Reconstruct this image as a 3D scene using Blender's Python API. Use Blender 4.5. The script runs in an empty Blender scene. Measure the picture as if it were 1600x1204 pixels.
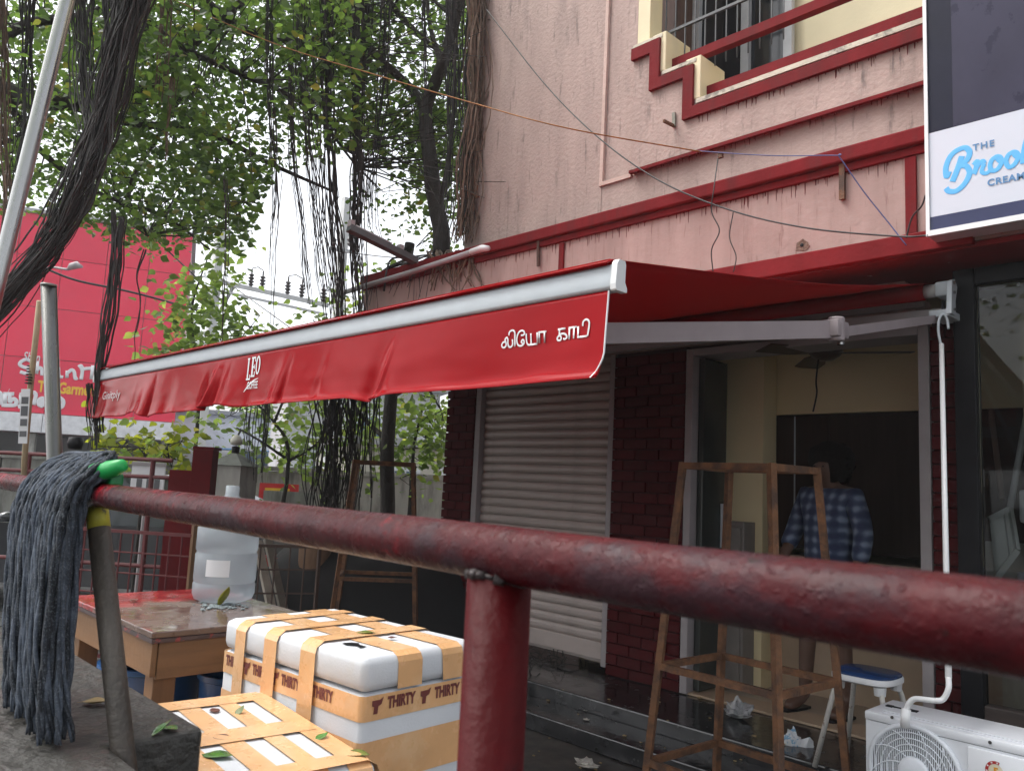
import bpy, bmesh, math, random
import numpy as np
from mathutils import Vector, Matrix, noise as mnoise

C = bpy.context.scene.collection
SC = bpy.context.scene
random.seed(7)
RNG = np.random.default_rng(11)
R = math.radians

# ------------------------------------------------------------------ camera, sky, sun, exposure
FPX = 1260.0                      # focal length in pixels of the 1600 px wide photograph
ZC = 1.30
def _basis(p, r, a):
    fw = np.array([-math.sin(a)*math.cos(p), math.cos(a)*math.cos(p), math.sin(p)])
    rt = np.array([math.cos(a), math.sin(a), 0.0]); up = np.cross(rt, fw)
    c, s = math.cos(r), math.sin(r)
    return fw, c*rt - s*up, s*rt + c*up
FW, RT, UP = _basis(R(7.1), R(-2.78), R(46.05))
CAM = np.array([0.0, 0.0, ZC])
cd = bpy.data.cameras.new('camera')
cam = bpy.data.objects.new('camera', cd); C.objects.link(cam)
cd.sensor_width = 36.0; cd.lens = FPX/1600*36.0
cd.clip_start = 0.02; cd.clip_end = 900
cd.dof.use_dof = True; cd.dof.focus_distance = 4.2; cd.dof.aperture_fstop = 11.0
m4 = Matrix.Identity(4)
for i in range(3):
    m4[i][0] = RT[i]; m4[i][1] = UP[i]; m4[i][2] = -FW[i]; m4[i][3] = CAM[i]
cam.matrix_world = m4
SC.camera = cam

SUN_EL, SUN_AZ = R(58), R(232)     # azimuth clockwise from +Y: light from the street side, up behind the trees
w = bpy.data.worlds.new('World'); SC.world = w; w.use_nodes = True
nt = w.node_tree; nt.nodes.clear()
sky = nt.nodes.new('ShaderNodeTexSky'); sky.sky_type = 'NISHITA'; sky.sun_disc = False
sky.sun_elevation = SUN_EL; sky.sun_rotation = SUN_AZ
sky.air_density = 1.0; sky.dust_density = 4.0; sky.ozone_density = 1.0
hs = nt.nodes.new('ShaderNodeHueSaturation'); hs.inputs['Saturation'].default_value = 0.22
bg = nt.nodes.new('ShaderNodeBackground'); bg.inputs['Strength'].default_value = 0.15
ow = nt.nodes.new('ShaderNodeOutputWorld')
nt.links.new(sky.outputs[0], hs.inputs['Color']); nt.links.new(hs.outputs[0], bg.inputs[0]); nt.links.new(bg.outputs[0], ow.inputs[0])

sl = bpy.data.lights.new('sun', 'SUN'); sl.energy = 1.0; sl.angle = R(35); sl.color = (1.0, 0.97, 0.93)
so = bpy.data.objects.new('sun', sl); C.objects.link(so)
sd = Vector((math.sin(SUN_AZ)*math.cos(SUN_EL), math.cos(SUN_AZ)*math.cos(SUN_EL), math.sin(SUN_EL)))
so.rotation_euler = sd.to_track_quat('Z', 'Y').to_euler()
so.location = (-4, -4, 12)
SC.view_settings.view_transform = 'Standard'; SC.view_settings.look = 'None'
SC.view_settings.gamma = 1.0; SC.view_settings.use_curve_mapping = False
SC.view_settings.exposure = 1.32
SC.cycles.max_bounces = 8; SC.cycles.diffuse_bounces = 4; SC.cycles.transparent_max_bounces = 12
SC.cycles.caustics_reflective = False; SC.cycles.caustics_refractive = False

# ------------------------------------------------------------------ measuring helpers: a sight line met with a real plane gives a world point
def ray(x, y): return FW + RT*(x-800)/FPX - UP*(y-602)/FPX
def at(x, y, d): return CAM + ray(x, y)*d
def onz(x, y, z): d = ray(x, y); return CAM + d*(z-ZC)/d[2]
def ony(x, y, Y): d = ray(x, y); return CAM + d*(Y/d[1])
def onx(x, y, X): d = ray(x, y); return CAM + d*(X/d[0])
def onp(x, y, P, n): d = ray(x, y); return CAM + d*(np.dot(np.asarray(P)-CAM, n)/np.dot(d, n))

# ------------------------------------------------------------------ mesh helpers
class G:
    def __init__(s): s.v = []; s.f = []
    def add(s, vs, fs):
        o = len(s.v); s.v += [tuple(map(float, p)) for p in vs]; s.f += [tuple(i+o for i in f) for f in fs]; return s
    def box(s, a, b, M=None, bev=0.0):
        a = np.minimum(a, b) if False else np.array(a, float); b = np.array(b, float)
        lo, hi = np.minimum(a, b), np.maximum(a, b)
        if bev > 0:
            bm = bmesh.new(); bmesh.ops.create_cube(bm, size=1.0)
            for v in bm.verts: v.co = Vector([(lo[i]+hi[i])/2 + v.co[i]*(hi[i]-lo[i]) for i in range(3)])
            bmesh.ops.bevel(bm, geom=bm.edges[:]+bm.verts[:], offset=min(bev, 0.45*min(hi-lo)), segments=2, affect='EDGES', profile=0.5)
            bm.verts.index_update()
            vs = [v.co.copy() for v in bm.verts]; fs = [[v.index for v in f.verts] for f in bm.faces]; bm.free()
        else:
            vs = [Vector((x, y, z)) for x in (lo[0], hi[0]) for y in (lo[1], hi[1]) for z in (lo[2], hi[2])]
            fs = [(0,1,3,2),(4,6,7,5),(0,4,5,1),(2,3,7,6),(0,2,6,4),(1,5,7,3)]
        if M is not None: vs = [M @ v for v in vs]
        return s.add(vs, fs)
    def tube(s, pts, r, n=8, cap=True, flat=None):
        pts = [np.array(p, float) for p in pts]; k = len(pts)
        rs = list(r) if hasattr(r, '__len__') else [r]*k
        rings = []; ref = None
        for i in range(k):
            t = pts[min(i+1, k-1)] - pts[max(i-1, 0)]; L = np.linalg.norm(t); t = t/L if L > 1e-9 else np.array([0, 0, 1.])
            if ref is None:
                ref = np.array([0, 0, 1.]) if abs(t[2]) < .9 else np.array([1., 0, 0])
            u = ref - t*np.dot(ref, t); lu = np.linalg.norm(u)
            if lu < 1e-6: u = np.cross(t, [0.3, 0.7, 0.2]); lu = np.linalg.norm(u)
            u /= lu; ref = u; v = np.cross(t, u)
            rings.append([pts[i] + rs[i]*(math.cos(2*math.pi*j/n)*u + math.sin(2*math.pi*j/n)*v) for j in range(n)])
        vs = [p for rg in rings for p in rg]
        fs = [(i*n+j, i*n+(j+1) % n, (i+1)*n+(j+1) % n, (i+1)*n+j) for i in range(k-1) for j in range(n)]
        if cap: fs += [tuple(range(n-1, -1, -1)), tuple((k-1)*n+j for j in range(n))]
        return s.add(vs, fs)
    def bar(s, p0, p1, w, h=None, up=(0, 0, 1)):
        p0 = np.array(p0, float); p1 = np.array(p1, float); h = h or w
        t = (p1-p0)/np.linalg.norm(p1-p0); u = np.array(up, float)
        if abs(np.dot(u, t)) > .97: u = np.array([0, 1., 0])
        u = u - t*np.dot(u, t); u /= np.linalg.norm(u); v = np.cross(t, u)
        vs = [p + a*v*w/2 + b*u*h/2 for p in (p0, p1) for a, b in ((-1,-1),(1,-1),(1,1),(-1,1))]
        return s.add(vs, [(0,3,2,1),(4,5,6,7),(0,1,5,4),(1,2,6,5),(2,3,7,6),(3,0,4,7)])
    def lathe(s, prof, c=(0,0,0), n=24, M=None):
        vs = [Vector((r*math.cos(2*math.pi*j/n), r*math.sin(2*math.pi*j/n), z)) for r, z in prof for j in range(n)]
        if M is not None: vs = [M @ v for v in vs]
        vs = [v + Vector(c) for v in vs]; k = len(prof)
        fs = [(i*n+j, i*n+(j+1) % n, (i+1)*n+(j+1) % n, (i+1)*n+j) for i in range(k-1) for j in range(n)]
        if prof[0][0] > 1e-6: fs.append(tuple(range(n-1, -1, -1)))
        if prof[-1][0] > 1e-6: fs.append(tuple((k-1)*n+j for j in range(n)))
        return s.add(vs, fs)
    def prism(s, poly, axis, a, b):
        """poly: 2-D outline; axis 'x','y','z' is the direction extruded from a to b."""
        n = len(poly)
        def P(p, t): return {'x': (t, p[0], p[1]), 'y': (p[0], t, p[1]), 'z': (p[0], p[1], t)}[axis]
        vs = [P(p, a) for p in poly] + [P(p, b) for p in poly]
        fs = [tuple(range(n)), tuple(range(2*n-1, n-1, -1))] + [(i, i+n, (i+1) % n+n, (i+1) % n) for i in range(n)]
        return s.add(vs, fs)
    def grid(s, fn, nu, nv):
        vs = [fn(i/nu, j/nv) for j in range(nv+1) for i in range(nu+1)]
        fs = [(j*(nu+1)+i, j*(nu+1)+i+1, (j+1)*(nu+1)+i+1, (j+1)*(nu+1)+i) for j in range(nv) for i in range(nu)]
        return s.add(vs, fs)
    def mesh(s, name, mat, smooth=False):
        me = bpy.data.meshes.new(name); me.from_pydata(s.v, [], s.f)
        bm = bmesh.new(); bm.from_mesh(me); bmesh.ops.recalc_face_normals(bm, faces=bm.faces); bm.to_mesh(me); bm.free()
        if mat is not None: me.materials.append(mat)
        if smooth:
            me.polygons.foreach_set('use_smooth', [True]*len(me.polygons))
        return me
    def build(s, name, mat, parent=None, smooth=False, auto=None):
        me = s.mesh(name, mat, smooth or auto is not None)
        if auto is not None: me.set_sharp_from_angle(angle=R(auto))
        return link(name, me, parent)

def link(name, me, parent=None, loc=None):
    o = bpy.data.objects.new(name, me); C.objects.link(o)
    if parent is not None: hang(o, parent)
    if loc is not None: o.location = loc
    return o
def hang(o, parent):
    o.parent = parent
    chain = []; q = parent
    m = Matrix.Identity(4)
    while q is not None:                              # every parent is placed by location and rotation only
        m = Matrix.LocRotScale(q.location, q.rotation_euler, q.scale) if q.parent is None else (q.matrix_parent_inverse @ Matrix.LocRotScale(q.location, q.rotation_euler, q.scale))
        chain.append(m); q = q.parent
    tot = Matrix.Identity(4)
    for m in reversed(chain): tot = tot @ m
    o.matrix_parent_inverse = tot.inverted()
def thing(name, label, cat, loc=(0, 0, 0), group=None):
    o = bpy.data.objects.new(name, None); C.objects.link(o); o.location = tuple(map(float, loc)); o.empty_display_size = .1
    return tag(o, label, cat, group)
def tag(o, label, cat, group=None):
    o['label'] = label; o['category'] = cat
    if group: o['group'] = group
    return o
def struct(o): o['kind'] = 'structure'; return o
def stuff(o): o['kind'] = 'stuff'; return o
def copy_tree(o, parent=None):
    c = o.copy(); C.objects.link(c)
    if parent is not None: c.parent = parent
    for ch in [x for x in bpy.data.objects if x.parent == o]: copy_tree(ch, c)
    return c

def spline(P, n=8):
    P = [np.array(p, float) for p in P]; out = []
    Q = [2*P[0]-P[1]] + P + [2*P[-1]-P[-2]]
    for i in range(1, len(Q)-2):
        for k in range(n):
            t = k/n; a, b, c, d = Q[i-1], Q[i], Q[i+1], Q[i+2]
            out.append(.5*((2*b)+(-a+c)*t+(2*a-5*b+4*c-d)*t*t+(-a+3*b-3*c+d)*t**3))
    out.append(P[-1]); return out

def text_geo(s, size, bold=0.0, space=1.0, shear=0.0):
    cu = bpy.data.curves.new('lettering', 'FONT'); cu.body = s; cu.size = size; cu.offset = bold; cu.space_character = space
    cu.shear = shear; cu.resolution_u = 4; cu.extrude = 0.0
    o = bpy.data.objects.new('lettering', cu); C.objects.link(o)
    dg = bpy.context.evaluated_depsgraph_get(); me = o.evaluated_get(dg).to_mesh()
    vs = [tuple(v.co) for v in me.vertices]; fs = [tuple(p.vertices) for p in me.polygons]
    o.evaluated_get(dg).to_mesh_clear(); bpy.data.objects.remove(o); bpy.data.curves.remove(cu)
    return vs, fs
def lettering(s, size, fn, mat, parent, bold=0.0, space=1.0, shear=0.0, name='lettering', center=False, width=None):
    vs, fs = text_geo(s, size, bold, space, shear)
    if not vs: return None
    xs = [v[0] for v in vs]; x0, x1 = min(xs), max(xs)
    k = (width/(x1-x0)) if width else 1.0
    sh = -(x0+x1)/2 if center else -x0
    me = bpy.data.meshes.new(name); me.from_pydata([tuple(map(float, fn((v[0]+sh)*k, v[1]))) for v in vs], [], fs); me.materials.append(mat)
    return link(name, me, parent)

def tamil(parts, size, fn, mat, parent, bold, width, gap=.05):
    """Tamil vowel signs set one after another by their own outlines (the font engine does not shape them)."""
    vs_, fs_ = [], []; cx = 0.0
    for s in parts:
        vs, fs = text_geo(s, size, bold); x0 = min(v[0] for v in vs); x1 = max(v[0] for v in vs)
        o = len(vs_); vs_ += [(v[0]-x0+cx, v[1]) for v in vs]; fs_ += [tuple(i+o for i in f) for f in fs]; cx += x1-x0+gap*size
    k = width/(cx-gap*size); me = bpy.data.meshes.new('lettering')
    me.from_pydata([tuple(map(float, fn(x*k, y))) for x, y in vs_], [], fs_); me.materials.append(mat); return link('lettering', me, parent)

def strokes(name, lines, pt, w, mat, parent, n_out, flat=.05, seg=6, lift=.00004):
    """Hand-drawn letters: each line is a brush stroke lying on a surface; pt maps a sketch point to the surface."""
    g = G(); n_out = np.array(n_out, float)/np.linalg.norm(n_out)
    for k, P in enumerate(lines):
        Q = [np.array(pt(p[0], p[1])) for p in (spline([(a, b, 0) for a, b in P], seg) if len(P) > 2 else [(*p, 0) for p in P])]
        gg = G(); gg.tube(Q, w, 8); cen = np.repeat(np.array(Q), 8, axis=0)
        for v, c in zip(gg.v, cen):
            d = np.array(v)-c; h = np.dot(d, n_out); g.v.append(tuple(c+d-n_out*h*(1-flat)+n_out*lift*(k+1)))
        o = len(g.v)-len(gg.v); g.f += [tuple(i+o for i in f) for f in gg.f]
    return g.build(name, mat, parent, smooth=True)

# ------------------------------------------------------------------ materials
def new_mat(name):
    m = bpy.data.materials.new(name); m.use_nodes = True; n = m.node_tree.nodes; n.clear()
    out = n.new('ShaderNodeOutputMaterial'); b = n.new('ShaderNodeBsdfPrincipled')
    m.node_tree.links.new(b.outputs[0], out.inputs[0]); return m, m.node_tree, b, out
def rgb(c): return (c[0], c[1], c[2], 1.0)
def M(name, col, rough=.6, var=.15, scale=5.0, metal=0.0, bump=0.0, bscale=60.0, dirt=None, dscale=3.0, dlo=.52, dhi=.68, damt=.8,
      streak=(1, 1, 1), rvar=.0, coat=0.0, objrand=0.0, island=0.0, spec=.5, dirt2=None, d2scale=20, d2lo=.6, d2hi=.66, trans=0.0, bdist=.01):
    m, t, b, out = new_mat(name); N, L = t.nodes, t.links
    tc = N.new('ShaderNodeTexCoord'); mp = N.new('ShaderNodeMapping'); mp.inputs['Scale'].default_value = streak
    L.new(tc.outputs['Object'], mp.inputs[0])
    def noise(sc, det=5, src=mp, rough_=.6):
        q = N.new('ShaderNodeTexNoise'); q.inputs['Scale'].default_value = sc; q.inputs['Detail'].default_value = det; q.inputs['Roughness'].default_value = rough_
        L.new(src.outputs[0], q.inputs['Vector']); return q
    nz = noise(scale)
    mr = N.new('ShaderNodeMapRange'); mr.inputs[1].default_value = .3; mr.inputs[2].default_value = .7; mr.inputs[3].default_value = 1-var; mr.inputs[4].default_value = 1+var
    L.new(nz.outputs[0], mr.inputs[0]); val = mr.outputs[0]
    def mul(a, bb):
        q = N.new('ShaderNodeMath'); q.operation = 'MULTIPLY'; L.new(a, q.inputs[0]); L.new(bb, q.inputs[1]); return q.outputs[0]
    def rnd(sock, amt):
        q = N.new('ShaderNodeMapRange'); q.inputs[3].default_value = 1-amt; q.inputs[4].default_value = 1+amt; L.new(sock, q.inputs[0]); return q.outputs[0]
    if objrand: val = mul(val, rnd(N.new('ShaderNodeObjectInfo').outputs['Random'], objrand))
    if island: val = mul(val, rnd(N.new('ShaderNodeNewGeometry').outputs['Random Per Island'], island))
    vm = N.new('ShaderNodeVectorMath'); vm.operation = 'SCALE'; vm.inputs[0].default_value = col[:3]; L.new(val, vm.inputs['Scale'])
    cur = vm.outputs[0]
    def dirty(cur, dcol, sc, lo, hi, amt, src):
        q = noise(sc, 7, src, .65); r = N.new('ShaderNodeMapRange'); r.inputs[1].default_value = lo; r.inputs[2].default_value = hi; r.inputs[3].default_value = 0; r.inputs[4].default_value = amt
        L.new(q.outputs[0], r.inputs[0]); x = N.new('ShaderNodeMix'); x.data_type = 'RGBA'
        L.new(r.outputs[0], x.inputs[0]); L.new(cur, x.inputs[6]); x.inputs[7].default_value = rgb(dcol); return x.outputs[2]
    if dirt is not None: cur = dirty(cur, dirt, dscale, dlo, dhi, damt, mp)
    if dirt2 is not None: cur = dirty(cur, dirt2, d2scale, d2lo, d2hi, .9, mp)
    L.new(cur, b.inputs['Base Color'])
    b.inputs['Roughness'].default_value = rough; b.inputs['Metallic'].default_value = metal
    b.inputs['Specular IOR Level'].default_value = spec; b.inputs['Coat Weight'].default_value = coat; b.inputs['Coat Roughness'].default_value = .08
    if trans: b.inputs['Transmission Weight'].default_value = trans
    if rvar:
        q = noise(scale*1.7, 4); r = N.new('ShaderNodeMapRange'); r.inputs[1].default_value = .35; r.inputs[2].default_value = .65
        r.inputs[3].default_value = max(.03, rough-rvar); r.inputs[4].default_value = min(1, rough+rvar); L.new(q.outputs[0], r.inputs[0]); L.new(r.outputs[0], b.inputs['Roughness'])
    if bump:
        tn = N.new('ShaderNodeTexNoise'); tn.inputs['Scale'].default_value = bscale; tn.inputs['Detail'].default_value = 6; L.new(tc.outputs['Object'], tn.inputs['Vector'])
        bp = N.new('ShaderNodeBump'); bp.inputs['Strength'].default_value = bump; bp.inputs['Distance'].default_value = bdist
        L.new(tn.outputs[0], bp.inputs['Height']); L.new(bp.outputs[0], b.inputs['Normal'])
    return m
def leaf_mat(name, col, tcol, tr=.45):
    m, t, b, out = new_mat(name); N, L = t.nodes, t.links
    g = N.new('ShaderNodeNewGeometry'); oi = N.new('ShaderNodeObjectInfo')
    ad = N.new('ShaderNodeMath'); ad.operation = 'ADD'; L.new(g.outputs['Random Per Island'], ad.inputs[0]); L.new(oi.outputs['Random'], ad.inputs[1])
    fr = N.new('ShaderNodeMath'); fr.operation = 'FRACT'; L.new(ad.outputs[0], fr.inputs[0])
    def ramp(c):
        r = N.new('ShaderNodeValToRGB'); e = r.color_ramp.elements
        e[0].position = 0; e[0].color = rgb([x*.55 for x in c]); e[1].position = .93; e[1].color = rgb([c[0]*1.5, c[1]*1.3, c[2]*1.1])
        x = e.new(1.0); x.color = rgb([c[1]*1.3, c[1]*1.15, c[2]*.9]); L.new(fr.outputs[0], r.inputs[0]); return r
    r1, r2 = ramp(col), ramp(tcol)
    L.new(r1.outputs[0], b.inputs['Base Color']); b.inputs['Roughness'].default_value = .38
    tl = N.new('ShaderNodeBsdfTranslucent'); L.new(r2.outputs[0], tl.inputs[0])
    mx = N.new('ShaderNodeMixShader'); mx.inputs[0].default_value = tr
    L.new(b.outputs[0], mx.inputs[1]); L.new(tl.outputs[0], mx.inputs[2]); L.new(mx.outputs[0], out.inputs[0]); return m
def glass_mat(name, tint=(1, 1, 1), refl=.12, rough=.02, alpha_tint=.95):
    m, t, b, out = new_mat(name); N, L = t.nodes, t.links; N.remove(b)
    tr = N.new('ShaderNodeBsdfTransparent'); tr.inputs[0].default_value = rgb([x*alpha_tint for x in tint])
    gl = N.new('ShaderNodeBsdfGlossy'); gl.inputs['Roughness'].default_value = rough
    lw = N.new('ShaderNodeLayerWeight'); lw.inputs[0].default_value = refl
    mx = N.new('ShaderNodeMixShader'); L.new(lw.outputs['Fresnel'], mx.inputs[0]); L.new(tr.outputs[0], mx.inputs[1]); L.new(gl.outputs[0], mx.inputs[2]); L.new(mx.outputs[0], out.inputs[0]); return m

pink = M('pink_plaster', (.415, .312, .28), .85, .13, 2.2, bump=.34, bscale=36, spec=.3, dirt=(.17, .135, .125), dscale=2.6, dlo=.54, dhi=.80, damt=.75, streak=(2.2, 2.2, .35), dirt2=(.12, .10, .095), d2scale=9, d2lo=.575, d2hi=.74, bdist=.018)
pink_smooth = M('pink_band_plaster', (.375, .265, .24), .8, .14, 2.5, spec=.3, dirt2=(.17, .085, .075), d2scale=11, d2lo=.60, d2hi=.74, bump=.35, bscale=22, dirt=(.19, .11, .10), dscale=3.0, dlo=.55, dhi=.78, damt=.8, streak=(2.6, 2.6, .3))
red_trim = M('dark_red_paint', (.155, .009, .012), .7, .18, 4, bump=.18, bscale=50, dirt=(.09, .02, .02), dscale=3, dlo=.5, dhi=.75, streak=(2, 2, .5), spec=.1)
red_soffit = M('worn_red_paint', (.17, .010, .013), .65, .2, 4, bump=.2, bscale=40, dirt=(.5, .38, .34), dscale=9, dlo=.70, dhi=.72, damt=.8, spec=.12)
brick_m = M('dark_red_painted_brick', (.066, .0065, .0085), .75, .2, 6, bump=.35, bscale=70, objrand=.22, spec=.12)
mortar_m = M('dark_red_mortar', (.04, .005, .006), .9, .2, 9, bump=.4, bscale=60)
cream = M('cream_paint', (.72, .63, .42), .7, .07, 2, bump=.12, bscale=40)
cream_in = M('warm_cream_room_paint', (.84, .72, .44), .7, .05, 2)
cream_dirty = M('weathered_cream_edge', (.58, .53, .43), .8, .2, 5, bump=.4, bscale=50, dirt=(.12, .11, .10), dscale=10, dlo=.5, dhi=.62)
shutter_m = M('grey_shutter_paint', (.45, .385, .355), .42, .07, 3, bump=.06, bscale=25, dirt=(.22, .17, .15), dscale=4, dlo=.55, dhi=.8, damt=.5, spec=.6)
frame_grey = M('light_grey_frame_paint', (.33, .30, .305), .6, .1, 5, bump=.1)
black_m = M('black_paint', (.010, .010, .012), .4, .2, 6, spec=.15)
dark_wood = M('dark_brown_laminate', (.034, .021, .016), .55, .25, 4, streak=(6, 6, .6), spec=.1)
tan_m = M('tan_laminate', (.42, .31, .21), .5, .12, 3)
door_dark = M('dark_green_grey_glass', (.035, .04, .036), .2, .2, 3)
concrete_m = M('rough_wet_concrete', (.05, .047, .043), .5, .28, 8, bump=.8, bscale=45, dirt=(.035, .034, .03), dscale=6, dlo=.45, dhi=.62, rvar=.2, dirt2=(.22, .21, .19), d2scale=70, d2lo=.68, d2hi=.72, bdist=.012)
concrete_pale = M('pale_weathered_concrete', (.36, .35, .32), .9, .2, 3, bump=.4, bscale=30, dirt=(.10, .10, .085), dscale=2.5, dlo=.48, dhi=.7, streak=(2, 2, .5))
stone_black = M('wet_black_stone', (.022, .022, .024), .16, .35, 5, bump=.18, bscale=14, rvar=.12, dirt=(.06, .055, .05), dscale=5, dlo=.58, dhi=.7, spec=.6)
alu = M('silver_grey_aluminium', (.50, .54, .58), .5, .05, 8)
alu_white = M('white_coated_aluminium', (.74, .75, .76), .35, .04, 8)
vinyl = M('glossy_red_vinyl', (.30, .0015, .005), .18, .06, 4, spec=.09, bump=.05, bscale=9)
white_print = M('white_print', (.74, .74, .76), .4, .03, 8)
steel = M('stainless_steel', (.36, .36, .355), .26, .1, 9, metal=1.0, streak=(1, 1, .2), rvar=.08)
rust = M('rusty_brown_steel', (.17, .075, .032), .75, .35, 14, bump=.5, bscale=90, dirt=(.045, .026, .02), dscale=11, dlo=.45, dhi=.62)
dark_metal = M('dark_weathered_metal', (.05, .041, .034), .55, .3, 12, bump=.4, bscale=80, dirt=(.09, .065, .048), dscale=14, dlo=.55, dhi=.7)
wood = M('plywood_brown', (.21, .11, .05), .5, .2, 3, bump=.15, bscale=40, streak=(.6, 6, 6), dirt=(.14, .07, .035), dscale=4, dlo=.55, dhi=.7)
wood_end = M('brown_timber', (.18, .095, .045), .55, .25, 5, streak=(5, 5, .6), dirt=(.10, .05, .03), dscale=4, dlo=.52, dhi=.7)
foam = M('white_styrofoam', (.63, .65, .68), .55, .035, 12, bump=.10, bscale=160, dirt=(.62, .60, .56), dscale=9, dlo=.6, dhi=.72, damt=.6)
blue_plastic = M('blue_plastic', (.02, .09, .26), .35, .12, 4)
white_plastic = M('white_plastic', (.78, .79, .80), .38, .03, 8)
bark = M('dark_bark', (.04, .034, .03), .85, .35, 9, bump=.8, bscale=40, streak=(1, 1, .4), bdist=.02)
root_m = M('dark_aerial_root', (.036, .032, .031), .8, .3, 20, island=.5)
root_brown = M('brown_dry_root', (.13, .085, .06), .85, .3, 20, island=.5)
wire_m = M('black_cable', (.012, .012, .013), .5, .1, 8)
# ------------------------------------------------------------------ ground and steps
gnd = M('wet_dark_ground', (.055, .05, .046), .55, .35, 1.2, bump=.5, bscale=12, rvar=.3, dirt=(.10, .085, .07), dscale=2, dlo=.5, dhi=.7)
struct(G().add([(-400, -400, -.2), (400, -400, -.2), (400, 400, -.2), (-400, 400, -.2)], [(0, 1, 2, 3)]).build('ground', gnd))
asph = M('wet_asphalt', (.06, .06, .062), .45, .2, 3, bump=.3, bscale=90, rvar=.2)
struct(G().add([(-24.0, -60, -.194), (-10.0, -60, -.194), (-7.4, 60, -.194), (-20.0, 60, -.194)], [(0, 1, 2, 3)]).build('road', asph))
sg = G(); sg.box((-6.6, 4.10, -.195), (1.2, 7.4, -.004), bev=.01)
step_top = struct(sg.build('shop_step', stone_black))
sg2 = G(); sg2.box((-6.6, 3.79, -.197), (1.2, 4.098, -.092), bev=.008)
struct(sg2.build('lower_step', stone_black))

# ------------------------------------------------------------------ shop building
B = thing('shop_building', 'pink plastered two storey shop building with dark red trim and a stepped balcony', 'building', (-3.4, 4.72, 0))
YF, YU, YL = 4.25, 4.50, 4.72         # fascia, upper wall, shopfront planes
KU = YU/4.722; KF = YF/4.722
# upper wall
u = G()
u.box((-5.37, YU, 3.0), (-3.80, 9.5, 8.2))
u.build('upper_wall', pink, B)
u = G(); u.box((-3.798, YU+.004, 3.0), (4.0, 9.5, 3.594)); u.box((-3.798, YU+.012, 3.596), (-3.51, YU+.16, 8.2)); u.box((-3.798, 5.61, 3.596), (4.0, 9.5, 8.2))
u.build('upper_wall', pink, B)
g2 = G(); g2.prism([(-3.815, 3.60), (-3.80, 8.2), (-3.775, 8.2), (-3.785, 3.60)], 'y', YU-.012, YU+.02)
g2.box((-3.815, YU-.014, 3.575), (-3.51, YU+.002, 3.605))
g2.build('plaster_edge', M('pale_plaster_edge', (.55, .40, .35), .8, .12, 8, bump=.4, bscale=40), B)
# balcony front with its stepped top: outline from the photo, lying on the balcony plane
YB = YU-.035
z1, z2, z3 = 3.945, 4.253, 4.543        # the ledge and its two steps
x0b, x1b, x2b = -3.50, -3.242, -2.955
poly = [(x0b, 3.597), (4.0, 3.597), (4.0, z1), (x2b, z1), (x2b, z2), (x1b, z2), (x1b, z3), (x0b, z3)]
def zz(p): return p
bal = G(); bal.prism(poly, 'y', YB, YU+.14); bal.build('balcony_parapet', pink, B)
t = G(); t.box((x0b-.004, YB-.018, 3.585), (4.0, YB+.01, 3.608)); t.build('thin_trim', red_trim, B)
bw = .094                              # red band following the steps
band = [(x0b-.006, z3-.004), (x0b-.006, z3-bw), (x1b-.096, z3-bw), (x1b-.096, z2-bw), (x2b-.094, z2-bw), (x2b-.094, z1-bw), (4.0, z1-bw), (4.0, z1-.018), (x2b-.012, z1-.018), (x2b-.012, z2-.018), (x1b-.012, z2-.018), (x1b-.012, z3-.004)]
bm_ = G(); bm_.prism(band, 'y', YB-.03, YB-.002); bm_.build('stepped_trim', red_trim, B)
cap = G()
cap.box((x0b-.01, YB-.012, z3+.002), (x1b+.0, YB+.15, z3+.03)); cap.box((x1b+.004, YB-.012, z2+.002), (x2b, YB+.15, z2+.028)); cap.box((x2b+.004, YB-.012, z1+.002), (4.0, YB+.17, z1+.034))
cap.build('parapet_capping', cream_dirty, B)
blk = G(); blk.box((x1b-.085, YB-.008, z2+.032), (x1b+.030, YB+.30, z3+.04), bev=.006); blk.build('cream_block', cream, B)
blk = G(); blk.box((x2b-.085, YB-.008, z1+.038), (x2b+.036, YB+.30, z2+.04), bev=.006); blk.build('cream_block', cream, B)
# red pipes of the balcony
rl = G(); rl.bar((x2b+.034, YB+.10, 4.06), (4.0, YB+.10, 4.075), .06, .065); rl.build('balcony_rail', red_trim, B)
rl = G(); rl.bar((x1b+.028, YB+.10, 4.365), (4.0, YB+.10, 4.385), .06, .065); rl.build('balcony_rail', red_trim, B)
# recess behind: cream wall, grille, dark sliding window
w_ = G(); w_.box((-4.4, 5.45, 3.6), (4.0, 5.6, 8.0)); w_.build('balcony_back_wall', cream, B)
w_ = G(); w_.box((-3.508, YU+.012, 4.56), (-3.40, YU+.16, 8.2)); w_.build('balcony_side_wall', cream, B)
gr = G()
for k in range(5): gr.bar((-3.39, YU+.13, 4.68+.34*k), (-2.4, YU+.13, 4.68+.34*k), .02, .02)
for k in range(12): gr.tube([(-3.34+.085*k, YU+.13, 4.28), (-3.34+.085*k, YU+.13, 6.2)], .006, 6)
gr.build('window_grille', M('dark_grey_grille', (.05, .055, .06), .5), B)
dk = G(); dk.box((-4.15, 5.40, 3.65), (-3.57, 5.448, 6.2)); dk.build('window_curtain', M('brown_curtain', (.17, .11, .085), .8, .3, 14, streak=(4, 4, .2)), B)
wn = G(); wn.box((-3.565, 5.41, 3.65), (-2.76, 5.448, 6.2)); wn.build('window_pane', M('dark_window_glass', (.012, .014, .018), .08, .1), B)
wf = G()
for xx in (-3.57, -3.115, -2.755): wf.box((xx-.034, 5.36, 3.65), (xx+.036, 5.408, 6.2), bev=.004)
wf.build('window_frame', M('grey_window_frame', (.42, .43, .44), .4), B)
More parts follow.
